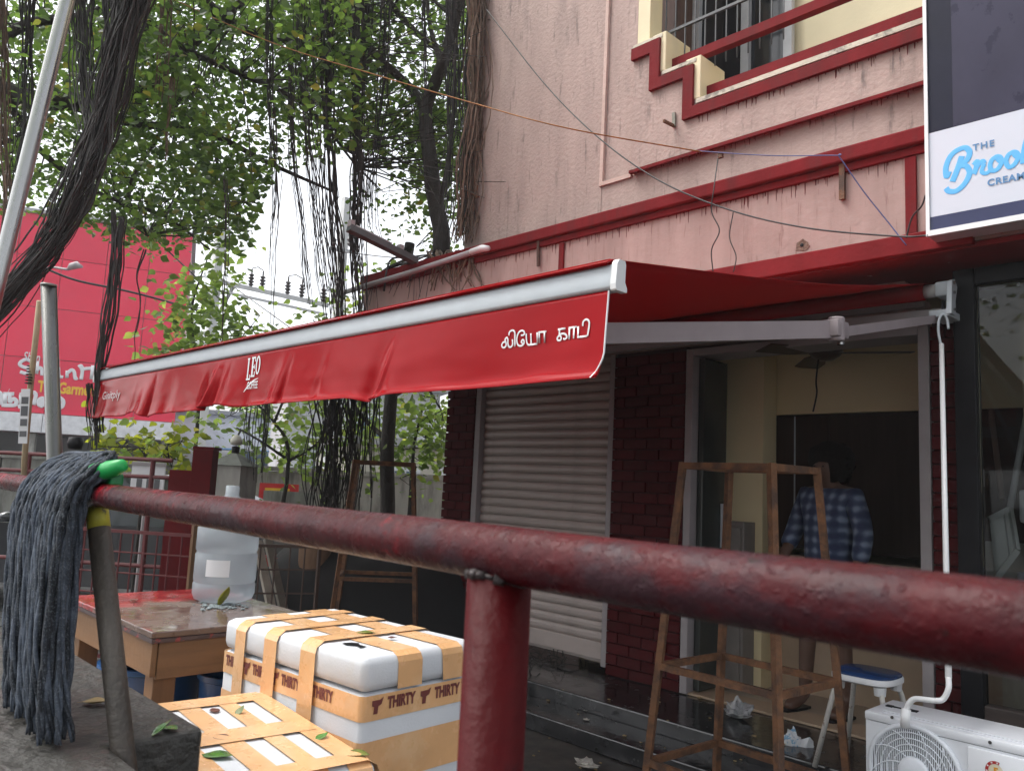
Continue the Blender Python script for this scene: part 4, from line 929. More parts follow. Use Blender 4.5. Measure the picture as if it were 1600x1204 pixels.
skinned('shirt', Vs, [(0,1),(1,2),(2,3),(3,4),(3,5),(5,6),(6,7),(3,8),(8,9),(9,10)], [.165, .16, .165, .15, .075, .078, .062, .055, .078, .062, .055], m, PE)
skinned('shorts', [W(0, 0, .88), W(0, 0, .80), W(.0, .095, .72), W(.02, .115, .48), W(.0, -.095, .72), W(.045, -.125, .48)], [(0,1),(1,2),(2,3),(1,4),(4,5)], [.15, .13, .105, .09, .105, .09], M('blue_shorts', (.02, .05, .20), .8, .2, 10), PE)
hair = M('black_hair', (.007, .005, .004), .8, .4, 60, spec=.1, bump=.8, bscale=90)
hg = G(); hr = random.Random(3); hc = W(.0, 0, 1.535)
g = G(); g.lathe([(.0, -.125), (.075, -.11), (.115, -.05), (.125, .02), (.105, .085), (.06, .118), (.0, .128)], (0, 0, 0), 20)
vs = []
for x, y, z in g.v:
    q = hc + np.array([x*1.1, y*1.1, z*1.08]) - f_*.02
    q = q + .014*np.array([mnoise.noise(tuple(q*14)), mnoise.noise(tuple(q*14+5)), mnoise.noise(tuple(q*14+9))])*1.6
    dd = np.dot(q-hc, f_)
    if dd > .095 and q[2] < 1.53: q = q - f_*(dd-.075)
    vs.append(tuple(q))
g.v = vs
for k in range(160):                                  # loose curls
    a = hr.uniform(0, 2*math.pi); e_ = hr.uniform(-.9, 1.2); d = np.array([math.cos(a)*math.cos(e_), math.sin(a)*math.cos(e_), math.sin(e_)])
    if np.dot(d, f_) > .35 and d[2] < .45: continue
    q = hc - f_*.028 + d*np.array([.130, .130, .130]); tn = np.cross(d, [hr.random(), hr.random(), hr.random()])
    g.tube([q-d*.01, q+d*.012+tn*.012, q+d*.006+tn*.03+[0, 0, -.012], q-d*.004+tn*.035+[0, 0, -.03]], [.006, .006, .005, .002], 4)
g.build('hair', hair, PE, smooth=True)
fg = G()
for s_ in (1, -1):
    fg.lathe([(0, -.006), (.006, -.004), (.008, 0), (.006, .004), (0, .006)], W(.112, .032*s_, 1.505), 10)
fg.build('eyes', black_m, PE, smooth=True)
ng = G(); ng.tube([W(.118, 0, 1.455), W(.135, 0, 1.455), W(.142, 0, 1.465), W(.125, 0, 1.455)], [.010, .013, .016, .012], 8)
ng.tube([W(.118, -.024, 1.432), W(.126, 0, 1.430), W(.118, .024, 1.432)], [.004, .007, .004], 6)
ng.build('face', skin, PE, smooth=True)
def hand(w0, dr, side, sgn):
    g = G(); dr = dr/np.linalg.norm(dr); side = side/np.linalg.norm(side); nrm = np.cross(dr, side)
    g.tube([w0, w0+dr*.03, w0+dr*.085], [.026, .036, .032], 10)
    for k, (off, ln) in enumerate(((-.027, .062), (-.009, .074), (.009, .07), (.026, .055))):
        b0 = w0+dr*.075+side*off; g.tube([b0, b0+dr*ln*.5+nrm*.008, b0+dr*ln*.85+nrm*.022, b0+dr*ln+nrm*.034], [.0095, .009, .008, .006], 8)
    b0 = w0+dr*.025+side*(-.03); g.tube([b0, b0+dr*.03-side*.022+nrm*.006, b0+dr*.06-side*.026+nrm*.016], [.012, .0105, .008], 8)
    return g
hgm = hand(W(.095, .25, .83), np.array([f_[0]*.15, f_[1]*.15, -1.0]), f_*-1.0, 1)
hgm.v += []; hgm.build('hand', skin, PE, smooth=True)
hand(W(.18, -.216, .885), np.array([f_[0]*.5, f_[1]*.5, -1.0]), f_*-1.0+np.array([0, 0, -.3]), 1).build('hand', skin, PE, smooth=True)
for s_, fx in ((.125, .03), (-.15, .085)):
    g = G(); g.box(tuple(W(fx-.11, s_-.045, 0)), tuple(W(fx-.11, s_-.045, 0)+[.001, .001, .001])); g = G()
    P = [(-.10, -.035), (-.06, -.04), (.05, -.045), (.13, -.03), (.15, 0), (.13, .03), (.05, .042), (-.06, .036), (-.10, .03)]
    g.add([W(fx+a+.03, s_+b_, .0) for a, b_ in P]+[W(fx+a+.03, s_+b_, .014) for a, b_ in P], [tuple(range(9)), tuple(range(17, 8, -1))]+[(i, (i+1) % 9, 9+(i+1) % 9, 9+i) for i in range(9)])
    g.build('sandal', black_m, PE)

# ------------------------------------------------------------------ things seen through the shop window
dp = thing('dustpan', 'tall pale plastic dustpan leaning inside the shop window', 'dustpan', ony(1555, 900, 4.95))
pale = M('pale_grey_plastic', (.62, .64, .60), .45, .06, 6)
c4 = [ony(1546, 812, 4.95), ony(1579, 795, 5.0), ony(1590, 860, 4.95), ony(1556, 905, 4.9)]
n_ = np.array([.1, -.6, .2]); n_ /= np.linalg.norm(n_)
g = G(); g.add(c4+[p-n_*.02 for p in c4], [(0,1,2,3),(7,6,5,4),(0,4,5,1),(1,5,6,2),(2,6,7,3),(3,7,4,0)]); g.build('pan', pale, dp)
for i in range(3):
    g = G(); g.bar(c4[i]+n_*.012, c4[(i+1) % 4]+n_*.012, .018, .03); g.build('pan_rim', pale, dp)
g = G(); g.bar(c4[0]*.25+c4[1]*.75+n_*.012, c4[3]*.3+c4[2]*.7+n_*.012, .012, .02); g.build('pan_rib', pale, dp)
G().tube([ony(1577, 800, 5.0), ony(1600, 672, 5.25), ony(1622, 560, 5.4)], .017, 12).build('handle', alu_white, dp, smooth=True)
gb = tag(G().box(ony(1588, 905, 4.9)+[0, 0, -.1], ony(1588, 905, 4.9)+[.30, .22, .04], bev=.01).build('grey_tub', M('blue_grey_plastic', (.33, .36, .42), .5)), 'blue grey plastic tub at the right edge inside the shop window', 'tub')
bd = tag(G().box(ony(1540, 905, 5.3)+[0, 0, -.15], ony(1540, 905, 5.3)+[.5, .03, .22], bev=.006).build('white_board', pale), 'pale board standing behind the dustpan in the window', 'board')
wp = tag(G().tube([ony(1566, 780, 5.2), ony(1548, 640, 5.4)], .016, 10).build('broom_handle', M('dull_wood_handle', (.22, .15, .12), .5)), 'thin brown broom handle standing behind the shop window glass', 'broom handle')
wbx = G(); c0 = ony(1592, 810, 4.85); wbx.box(c0+[0, 0, -.02], c0+[.2, .12, .15], bev=.015); tag(wbx.build('white_case', white_plastic), 'white plastic case cut by the right edge behind the window', 'case')
pk = thing('plank_pile', 'brown old planks lying on the step under the shop window', 'planks', (-1.05, 4.45, 0))
for k in range(5):
    g = G(); g.box((-1.22+.03*k, 4.17+.07*k, .0+.055*(k % 3)), (.2, 4.235+.07*k, .022+.055*(k % 3)), bev=.003); g.build('plank', M('old_grey_brown_plank', (.16, .11, .085), .6, .3, 5, streak=(.5, 6, 6), objrand=.3) if k == 0 else bpy.data.materials['old_grey_brown_plank'], pk)
# ------------------------------------------------------------------ garment store across the street
TS = np.array([.38, .925, 0]); TS /= np.linalg.norm(TS); NS = np.array([.925, -.38, 0]); NS /= np.linalg.norm(NS)
P0 = at(287, 520, 28); P0[2] = 0
def FS(s, d, z): return P0 + TS*s + NS*d + np.array([0, 0, z])
GS = thing('garment_store', 'tall red panelled garment store across the street with white lettering', 'building', FS(-5, -4, -.2))
def wbox(g, s0, s1, d0, d1, z0, z1):
    vs = [FS(s, d, z) for s in (s0, s1) for d in (d0, d1) for z in (z0, z1)]; g.add(vs, [(0,1,3,2),(4,6,7,5),(0,4,5,1),(2,3,7,6),(0,2,6,4),(1,5,7,3)]); return g
red_panel = M('red_cladding', (.80, .013, .065), .4, .05, .6, objrand=.07, spec=.5)
wbox(G(), -15, -.02, -8, -.055, 2.30, 9.4).build('store_wall', M('pinkish_joint_backing', (.45, .16, .19), .6), GS)
rows = [2.90, 4.68, 6.36, 8.05, 9.47]
for c in range(11):
    for r_ in range(4):
        g = G(); s1, s0 = -1.31*c-.012, -1.31*(c+1)+.012
        wbox(g, s0, s1, -.05, .0+.006*((c*7+r_*3) % 3), rows[r_]+.012, rows[r_+1]-.012); g.build('red_panel', red_panel, GS)
for c in range(8):
    g = G(); wbox(g, -1.97*(c+1)+.01, -1.97*c-.01, -.04, .10, 2.28, 2.88); g.build('white_panel', M('white_band', (.72, .73, .75), .4) if c == 0 else bpy.data.materials['white_band'], GS)
wbox(G(), -15, 0, -7.9, -2.0, -.19, 2.26).build('ground_floor_front', M('shaded_shopfront_grey', (.07, .07, .072), .5, .3, .5), GS)  # shade of the shopfront under the white band is put into this grey
for c in range(4): wbox(G(), -4.1*c-.35, -4.1*c-.02, -.5, -.1, -.19, 2.26).build('pillar', concrete_pale, GS)
wbox(G(), -15.1, .1, -8, .12, 9.48, 9.6).build('parapet_cap', M('grey_cap', (.4, .4, .41), .6), GS)
def on_store(x, y):
    p = onp(x, y, P0+NS*.03, NS); s = np.dot(p-P0, TS); z = p[2]
    return lambda a, b: FS(s+a, .03, z+b)
yel = M('yellow_print', (.85, .50, .02), .4)
def store_text(s_, px0, px1, base, size, mat, **k):
    q0, q1 = onp(px0, base, P0, NS), onp(px1, base, P0, NS); lettering(s_, size, on_store(px0, base), mat, GS, width=np.linalg.norm(q1-q0), **k)
store_text('Shan', 36, 62, 563, .42, white_print, bold=.004, shear=.15)
def sz(X, Y): return onp(X/8, 540+Y/8, P0+NS*.02, NS)
strokes('script_lettering', [
    [(382, 192), (330, 172), (270, 195), (246, 232), (290, 265), (352, 285), (355, 325), (320, 345), (250, 325)], [(470, 190), (458, 350)], [(458, 310), (495, 275), (525, 300), (525, 372)],
    [(620, 290), (580, 310), (575, 360), (610, 375), (640, 330), (642, 375), (665, 385)], [(730, 268), (738, 375), (790, 392)], [(842, 312), (836, 402)], [(840, 345), (895, 302), (928, 330), (940, 408), (970, 400)],
    [(982, 268), (1012, 250), (1030, 300), (1015, 425)], [(1000, 300), (1080, 285), (1150, 282)], [(1160, 245), (1140, 418)], [(1200, 420), (1215, 330), (1260, 300), (1330, 285), (1350, 340), (1330, 420)], [(1400, 300), (1432, 262)]], sz, .055, white_print, GS, NS, lift=.001)
store_text('The Garment', 58, 153, 611, .50, yel, bold=.018)
strokes('tamil_lettering', [
    [(-40, 740), (-40, 600), (10, 600), (10, 740)], [(40, 602), (178, 602)], [(62, 602), (62, 738)], [(122, 602), (122, 700), (165, 662), (204, 690), (190, 738), (110, 745), (20, 738)], [(106, 560), (112, 562)],
    [(262, 610), (262, 735)], [(245, 610), (330, 606)], [(262, 680), (305, 660), (330, 700), (290, 742), (225, 765)], [(352, 735), (372, 620), (418, 582), (448, 620), (420, 740)],
    [(548, 690), (520, 702), (520, 735), (550, 738), (565, 690), (530, 655), (490, 680), (488, 735), (540, 758)], [(620, 740), (595, 715), (620, 690), (645, 715), (630, 755), (670, 760), (690, 700), (690, 650), (740, 645), (790, 690), (780, 755), (740, 775)]], sz, .062, white_print, GS, NS, lift=.001)
# low white building and the blue and white roof, far down the street
def house(name, lab, px, dep, w, d, h, mat, roofm, windows, cat='building', rz=None):
    p = at(px, 740, dep); p[2] = -.2
    o = thing(name, lab, cat, p)
    def L(a, b, z): return p + TS*a - NS*b + np.array([0, 0, z])
    def lb(g, a0, a1, b0, b1, z0, z1):
        vs = [L(a, b, z) for a in (a0, a1) for b in (b0, b1) for z in (z0, z1)]; g.add(vs, [(0,1,3,2),(4,6,7,5),(0,4,5,1),(2,3,7,6),(0,2,6,4),(1,5,7,3)]); return g
    lb(G(), -w/2, w/2, 0, d, 0, h).build('wall', mat, o)
    lb(G(), -w/2-.2, w/2+.2, -.3, d+.2, h+.01, h+.16).build('roof', roofm, o)
    for a, z, ww, hh in windows:
        f_ = lb(G(), a-ww/2-.07, a+ww/2+.07, -.06, -.005, z-.07, z+hh+.07).build('window', M('white_window_frame', (.66, .69, .72), .5) if 'white_window_frame' not in bpy.data.materials else bpy.data.materials['white_window_frame'], o)
        for k in (0, 1): lb(G(), a-ww/2+k*ww/2+.02, a+(k-1)*ww/2+ww/2-.02-(0 if k else 0) if k == 0 else a+ww/2-.02, -.075, -.062, z, z+hh).build('pane', M('blue_grey_pane', (.12, .18, .25), .1) if 'blue_grey_pane' not in bpy.data.materials else bpy.data.materials['blue_grey_pane'], f_)
    return o, lb
white_wall = M('pale_white_wall', (.70, .71, .72), .8, .08, .8, bump=.1, bscale=8, dirt=(.45, .45, .45), dscale=1.5, dlo=.55, dhi=.75)
grey_roof = M('grey_roof', (.35, .36, .37), .6)
blue_sheet = M('blue_roof_sheet', (.10, .30, .62), .4, .1, 1)
h1, lb1 = house('white_house', 'plain white building beside the red garment store', 345, 30, 5.6, 5, 3.6, white_wall, grey_roof, [(1.2, 1.2, .9, 1.1)])
for k in range(13):
    g = G(); lb1(g, -2.8+.55*k, -2.8+.55*k+.52, -1.9, -.32, 2.3+.0, 2.34); g.build('roof_sheet', blue_sheet if k % 3 else white_wall, h1)
h2, lb2 = house('grey_house', 'grey house with a blue framed window seen between the hanging roots and the trunk', 565, 21, 4.0, 4, 3.9, M('grey_house_plaster', (.46, .47, .48), .8, .1, 1, dirt=(.2, .2, .2), dscale=2), grey_roof, [(.1, 1.95, .62, 1.15)])
for k in range(7):
    g = G(); lb2(g, -2.0+.62*k, -2.0+.62*k+.58, -.9, -.02, 1.62, 1.66); g.build('awning_sheet', blue_sheet if k % 2 else white_wall, h2)
h3, lb3 = house('cream_house', 'low cream house behind the compound wall next to the brick pier', 672, 17, 3.6, 4, 2.2, M('cream_house_plaster', (.56, .54, .46), .8, .1, 1), grey_roof, [(-.55, 1.0, .5, .7), (.5, 1.0, .45, .7)])
g = G(); lb3(g, .18, .42, -.09, -.065, .95, 1.9); g.build('white_sign', white_print, h3)
# compound wall along the far side of the street, with coping
cwp = np.array([-11.6, 5.0, -.2])
CW = thing('compound_wall', 'long weathered grey compound wall along the far side of the street', 'wall', cwp)
for k in range(-4, 6):
    a0, a1 = 2.5*k+.01, 2.5*k+2.49
    vs = [cwp+TS*a+NS*b+np.array([0, 0, z]) for a in (a0, a1) for b in (-.09, .09) for z in (0, 1.55)]
    G().add(vs, [(0,1,3,2),(4,6,7,5),(0,4,5,1),(2,3,7,6),(0,2,6,4),(1,5,7,3)]).build('wall_panel', concrete_pale, CW)
    vs = [cwp+TS*a+NS*b+np.array([0, 0, z]) for a in (a0-.008, a1+.008) for b in (-.13, .13) for z in (1.553, 1.62)]
    G().add(vs, [(0,1,3,2),(4,6,7,5),(0,4,5,1),(2,3,7,6),(0,2,6,4),(1,5,7,3)]).build('coping', concrete_pale, CW)
# stepped dark red wall, with red pipe rails fixed to it
red_wall = M('dark_red_wall_paint', (.13, .008, .011), .65, .2, 3, bump=.2, bscale=30, dirt=(.07, .008, .010), dscale=3, spec=.12)
p = at(298, 735, 6.3); swd = np.array([.72, .69, 0]); 
SWL = thing('stepped_wall', 'short dark red wall with a step in its top beside the concrete pillar', 'wall', (p[0], p[1], -.2))
g = G(); q0, q1, q2 = at(265, 735, 6.3), at(299, 735, 6.3), at(330, 735, 6.3); th = np.array([-.69, .72, 0])*.12
def wallseg(a, b, z0, z1, th=th):
    return [np.array([*(a+t)[:2], z]) for t in (th*0, th) for a_ in (0,) for z in (z0, z1)]
def slabw(g, a, b, z0, z1, th):
    vs = [np.array([*(c+t)[:2], z]) for c in (a, b) for t in (th*0, th) for z in (z0, z1)]; g.add(vs, [(0,1,3,2),(4,6,7,5),(0,4,5,1),(2,3,7,6),(0,2,6,4),(1,5,7,3)]); return g
slabw(g, q1, q2, -.2, 1.465, th); slabw(g, q0, q1-(q1-q0)*.004, -.2, 1.30, th); g.build('wall_block', red_wall, SWL)
g = G(); slabw(g, q1-(q2-q1)*.04, q2+(q2-q1)*.04, 1.467, 1.49, th*1.3); g.build('coping', red_wall, SWL)
PR = thing('pipe_fence', 'low fence of thin red pipes running left from the stepped red wall', 'fence', (-7.0, 1.9, -.2))
rp_ = M('thin_red_pipe', (.12, .016, .018), .5, .2, 9)
e0, e1 = at(-140, 700, 6.6), at(268, 735, 6.32)
for z in (1.37, 1.235, .55): G().tube([[*e0[:2], z], [*e1[:2], z]], .016, 8).build('rail', rp_, PR)
for k in range(5):
    c = e0+(e1-e0)*(k/4.3); G().tube([[*c[:2], -.2], [*c[:2], 1.36]], .02, 8).build('post', rp_, PR)
# welded mesh fence behind the table
MF = thing('mesh_fence', 'dark red welded mesh fence panel behind the red topped table', 'fence', (-5.9, 2.1, -.2))
def mesh_panel(par, a, b, z0, z1, nx, nz, mat):
    for nm, aa, bb_ in (('frame_bar', [*a[:2], z0], [*b[:2], z0]), ('frame_bar', [*a[:2], z1], [*b[:2], z1]), ('frame_bar', [*a[:2], z0], [*a[:2], z1]), ('frame_bar', [*b[:2], z0], [*b[:2], z1])):
        G().bar(aa, bb_, .022, .022).build(nm, mat, par)
    for i in range(1, nx):
        c = a+(b-a)*i/nx; G().tube([[*c[:2], z0], [*c[:2], z1]], .006, 6).build('mesh_bar', mat, par)
    for j in range(1, nz):
        z = z0+(z1-z0)*j/nz; G().tube([[*(a+(b-a)*.002)[:2], z], [*b[:2], z]], .006, 6).build('mesh_bar', mat, par)
a_, b_ = at(60, 835, 5.7), at(305, 833, 5.5)
mesh_panel(MF, a_, b_, .02, .86, 13, 6, rp_)
for c in (a_, b_): G().bar([*c[:2], -.2], [*c[:2], .95], .04, .04).build('post', wood_end, MF)
MF2 = thing('mesh_fence', 'brown welded mesh fence panel between the water bottle and the hanging roots', 'fence', (-5.2, 2.9, -.2))
mesh_panel(MF2, at(312, 850, 5.55), at(498, 875, 5.8), -.02, .80, 8, 5, M('brown_mesh', (.07, .04, .03), .6))
# concrete pillar with pointed cap and a small lamp
p = at(363, 760, 7.2); PLR = thing('concrete_pillar', 'square weathered concrete pillar with a pointed cap beyond the stepped wall', 'pillar', (p[0], p[1], -.2))
g = G(); hw = .15; T_ = Matrix.Translation((p[0], p[1], 0)) @ Matrix.Rotation(R(35), 4, 'Z')
g.box((-hw, -hw, -.199), (hw, hw, 1.36), T_); g.build('shaft', concrete_pale, PLR)
g = G(); g.add([tuple(T_ @ Vector(v)) for v in ((-.17, -.17, 1.362), (.17, -.17, 1.362), (.17, .17, 1.362), (-.17, .17, 1.362), (-.03, -.03, 1.47), (.03, -.03, 1.47), (.03, .03, 1.47), (-.03, .03, 1.47))], [(3,2,1,0),(4,5,6,7),(0,1,5,4),(1,2,6,5),(2,3,7,6),(3,0,4,7)]); g.build('cap', M('grey_green_cap', (.16, .17, .15), .8, .2, 9, bump=.3), PLR)
g = G(); g.lathe([(.0, 1.471), (.035, 1.472), (.035, 1.53), (.02, 1.535), (.0, 1.54)], (p[0], p[1], 0), 12); LPm = g.build('lamp_base', black_m, PLR)
g = G(); g.lathe([(.0, 1.541), (.05, 1.55), (.055, 1.59), (.03, 1.63), (.0, 1.64)], (p[0], p[1], 0), 14); g.build('lamp_shade', M('frosted_lamp', (.6, .58, .5), .4), PLR, smooth=True)
# small framed notice board with a price sheet, red and yellow hoarding
p = at(232, 748, 7.2); NB = thing('notice_board', 'small white framed notice sheet seen between the red fence pipes', 'notice', p)
u_ = np.array([.72, .69, 0]); v_ = np.array([0, 0, 1.0]); n_ = np.cross(u_, v_)
def card(g, c, w, h, t=.02): g.add([c+u_*a*w/2+v_*b*h/2+n_*d for a in (-1, 1) for b in (-1, 1) for d in (0, t)], [(0,1,3,2),(4,6,7,5),(0,4,5,1),(2,3,7,6),(0,2,6,4),(1,5,7,3)]); return g
card(G(), p, .30, .30).build('board', white_print, NB); 
for dz, hh in ((.165, .03), (-.165, .03)): card(G(), p+v_*dz*.8+n_*.021, .30, hh, .012).build('frame', frame_grey, NB)
for dx in (-.07, .02, .09): card(G(), p+u_*dx+v_*(-.05)+n_*.0212, .05, .10, .002).build('dark_print', M('dark_grey_print', (.12, .12, .13), .5) if 'dark_grey_print' not in bpy.data.materials else bpy.data.materials['dark_grey_print'], NB)
G().tube([[*(p+n_*.01)[:2], -.2], [*(p+n_*.01)[:2], p[2]-.18]], .02, 8).build('post', frame_grey, NB)
p = at(436, 768, 11); HB = thing('hoarding', 'red and yellow advertising hoarding low behind the pillar', 'hoarding', p)
card(G(), p, .54, .22).build('board', M('bright_red_board', (.62, .02, .02), .4), HB)
for k, dz in enumerate((.03, -.05)): card(G(), p+u_*(.02*k-.02)+v_*dz+n_*.021, .34-.1*k, .035, .004).build('yellow_strip', yel, HB)
G().tube([[*(p-n_*.02)[:2], -.2], [*(p-n_*.02)[:2], p[2]-.05]], .025, 8).build('post', dark_metal, HB)
gp_ = at(452, 800, 9.5); GP = tag(card(G(), np.array([gp_[0], gp_[1], .72]), .62, .78, .05).build('concrete_slab', concrete_pale), 'grey upright slab standing in front of the hoarding', 'slab')
# parked car behind the mesh fence
CP = at(190, 840, 9.0); CP[2] = -.2
CAR = thing('parked_car', 'dark grey parked car behind the mesh fence', 'car', CP)
cd_ = np.array([.72, .69, 0]); cn_ = np.array([.69, -.72, 0])
def cw_(a, b, z): return CP + cd_*a + cn_*b + np.array([0, 0, z])
carp = M('dark_grey_car_paint', (.035, .037, .042), .25, .1, 3, coat=.8)
prof = [(-1.9, .28), (-1.93, .55), (-1.85, .72), (-1.1, .86), (-.95, .88), (1.5, .92), (1.85, .86), (1.92, .6), (1.88, .28)]
def loft(g, prof, ws, nb=5):
    n = len(prof); vs = []
    for k in range(nb):
        b = -1+2*k/(nb-1)
        for (a, z), w_ in zip(prof, ws): vs.append(cw_(a, b*w_, z))
    fs = [(k*n+i, k*n+(i+1) % n, (k+1)*n+(i+1) % n, (k+1)*n+i) for k in range(nb-1) for i in range(n)] + [tuple(range(n)), tuple((nb-1)*n+i for i in range(n-1, -1, -1))]
    return g.add(vs, fs)
loft(G(), prof, [.78, .82, .80, .80, .82, .82, .80, .80, .78]).build('body', carp, CAR, auto=40)
loft(G(), [(-1.0, .883), (-.35, 1.34), (.0, 1.42), (.85, 1.41), (1.35, 1.2), (1.62, .923)], [.76, .60, .58, .58, .62, .72]).build('cabin', M('dark_car_glass', (.02, .025, .03), .06, .05), CAR, auto=30)
loft(G(), [(-.40, 1.335), (-.02, 1.428), (.87, 1.418), (1.05, 1.36), (.87, 1.436), (-.02, 1.446)], [.60, .585, .585, .60, .57, .57]).build('roof', carp, CAR, auto=40)
for a in (-1.25, 1.25):
    for b in (-.80, .80):
        o = G().lathe([(0, -.09), (.20, -.09), (.29, -.07), (.30, 0), (.29, .07), (.20, .09), (0, .09)], (0, 0, 0), 22, Matrix.Translation(cw_(a, b, .30)) @ Matrix(((cd_[0], 0, cn_[0]), (cd_[1], 0, cn_[1]), (0, 1, 0))).to_4x4()).build('wheel', black_m, CAR, auto=40)
        G().lathe([(0, -.10), (.17, -.098), (.18, -.092), (.18, .092), (.17, .098), (0, .10)], (0, 0, 0), 16, Matrix.Translation(cw_(a, b, .30)) @ Matrix(((cd_[0], 0, cn_[0]), (cd_[1], 0, cn_[1]), (0, 1, 0))).to_4x4()).build('rim', alu, o, auto=40)
for b in (-.60, .60):
    g = G(); c0 = cw_(-1.90, b, .62); g.lathe([(0, -.06), (.08, -.04), (.10, 0), (.08, .04), (0, .06)], c0, 12); g.build('headlight', glass_mat('headlight_glass', (.9, .92, .95), .4) if 'headlight_glass' not in bpy.data.materials else bpy.data.materials['headlight_glass'], CAR, smooth=True)
g = G(); g.lathe([(0, -.05), (.07, -.03), (.08, 0), (.07, .03), (0, .05)], cw_(-.75, .88, .95), 12); g.build('mirror', carp, CAR, smooth=True)
# street lamp head and utility pole with insulators
q0 = onp(40, 440, P0, NS); q1 = at(106, 421, 25.5); SLm = thing('street_lamp', 'small grey street lamp head on an arm from the red store front', 'street lamp', q0)
G().tube(spline([q0, (q0+q1)/2+[0, 0, .25], q1], 6), .04, 8).build('arm', frame_grey, SLm, smooth=True)
G().tube([q1, at(112, 416, 25.4), at(120, 414, 25.4), at(129, 417, 25.4)], [.04, .11, .12, .03], 12).build('lamp_head', frame_grey, SLm, smooth=True)
b0 = at(341, 400, 20); UP1 = thing('utility_pole', 'pale concrete utility pole with a crossarm of insulators between the red store and the roots', 'utility pole', (b0[0], b0[1], -.2))
pole_m = M('pale_pole_concrete', (.55, .56, .55), .8, .1, 2)
G().bar([b0[0], b0[1], -.2], [b0[0], b0[1], 7.4], .17, .20).build('pole', pole_m, UP1)
ca, cb_ = at(333, 438, 19.8), at(512, 477, 18.6)
arm_g = M('grey_galvanised_arm', (.30, .31, .32), .5)
G().bar(ca, cb_, .10, .10).build('crossarm', arm_g, UP1); G().bar(ca+[0, 0, -.22], cb_+[0, 0, -.22], .06, .06).build('crossarm', arm_g, UP1)
G().bar(at(336, 500, 19.8), at(368, 442, 19.6), .06, .06).build('brace', arm_g, UP1)
ins = M('brown_insulator', (.07, .06, .06), .3)
for fx in (.34, .44, .66, .78, .96):
    c = ca+(cb_-ca)*fx
    g = G(); g.lathe([(.02, .05), (.07, .10), (.03, .13), (.08, .18), (.03, .21), (.08, .26), (.03, .29), (.07, .34), (.02, .37), (.02, .48)], c, 10); g.build('insulator', ins, UP1)
for fa, fb_ in ((.34, .44), (.66, .78)):
    a, b = ca+(cb_-ca)*fa+[0, 0, .5], ca+(cb_-ca)*fb_+[0, 0, .5]; G().tube([a, (a+b)/2+[0, 0, .06], b], .012, 6).build('jumper', wire_m, UP1)
b0 = at(533, 420, 19); UP2 = thing('utility_pole', 'second thinner utility pole half hidden by the black hanging roots', 'utility pole', (b0[0], b0[1], -.2))
G().bar([b0[0], b0[1], -.2], [b0[0], b0[1], 7.9], .16, .18).build('pole', pole_m, UP2)
G().bar(at(515, 388, 18.8), at(552, 394, 18.8), .07, .07).build('crossarm', arm_g, UP2)
for px__ in (521, 546):
    g = G(); g.lathe([(.02, .0), (.06, .06), (.03, .10), (.07, .16), (.02, .22)], at(px__, 385, 18.8), 10); g.build('insulator', ins, UP2)
# dark tarpaulin heap, leaning timber, paper tag on a bamboo pole
hp = at(585, 930, 7.4)
def heap(u_, v_):
    a = (u_-.5)*2.3; b = (v_-.5)*1.5; r2 = (abs(u_-.5)*2)**4+(abs(v_-.5)*2)**4
    z = -.19+.92*max(0, 1-r2)**.45*(1+.12*mnoise.noise((a*2, b*2, 1))) + .03*mnoise.noise((a*7, b*7, 3))*(r2 < .9)
    return hp*[1, 1, 0] + np.array([.60, .80, 0])*a + np.array([-.8, .6, 0])*b + np.array([0, 0, max(-.196, z)])
o = G().grid(heap, 40, 30).build('tarpaulin_heap', M('black_tarpaulin', (.007, .007, .008), .75, .3, 4, bump=.3, bscale=14), smooth=True); tag(o, 'black tarpaulin covered heap behind the far rusty stand', 'tarpaulin')
for k, (a, b, lab) in enumerate((((402, 845, 6.6), (436, 935, 6.3), 'white edged timber plank leaning right of the water bottle'), ((418, 842, 6.8), (452, 925, 6.5), 'grey timber plank leaning behind the white edged plank'))):
    g = G(); g.bar(at(*a), at(*b)+[0, 0, -.25], .07, .03); tag(g.build('timber_plank', M('weathered_plank_%s' % ('pale' if k == 0 else 'grey'), (.34-.14*k, .30-.12*k, .25-.1*k), .7, .25, 6)), lab, 'plank')
rb = at(440, 885, 7.4); tag(G().lathe([(.12, -.2), (.17, .55), (.18, .56), (.16, .56), (.11, -.17)], (rb[0], rb[1], 0), 20).build('red_bucket', M('red_bucket_plastic', (.45, .02, .02), .4), smooth=True, auto=40), 'red plastic bucket behind the brown mesh fence', 'bucket')
sm_ = at(487, 910, 6.9); g = G(); g.lathe([(.20, -.2), (.15, .0), (.125, .3), (.13, .72), (.10, .78), (0, .78)], (sm_[0], sm_[1], 0), 18)
g.v = [(x+.03*mnoise.noise((x*8, y*8, z*3)), y+.03*mnoise.noise((x*8, y*8, z*3+4)), z) for x, y, z in g.v]; tag(g.build('tree_stump', M('brown_stump', (.17, .10, .06), .85, .3, 6, bump=.7, bscale=30, streak=(2, 2, .4)), smooth=True), 'brown tree stump wrapped in pale roots behind the mesh fence', 'stump')
bp_ = thing('bamboo_pole', 'thin pale bamboo pole with a printed paper tag left of the steel post', 'pole', at(40, 760, 5.0))
G().tube([at(62, 470, 4.6), at(48, 600, 4.7), at(38, 720, 4.8), at(36, 800, 4.9)], .016, 10).build('pole', M('pale_bamboo', (.38, .29, .18), .6, .2, 8), bp_, smooth=True)
tgm = at(38, 650, 4.62); uu = np.array([.70, .71, .05]); vv = np.array([.10, -.08, 1.0]); nn = np.cross(uu, vv)
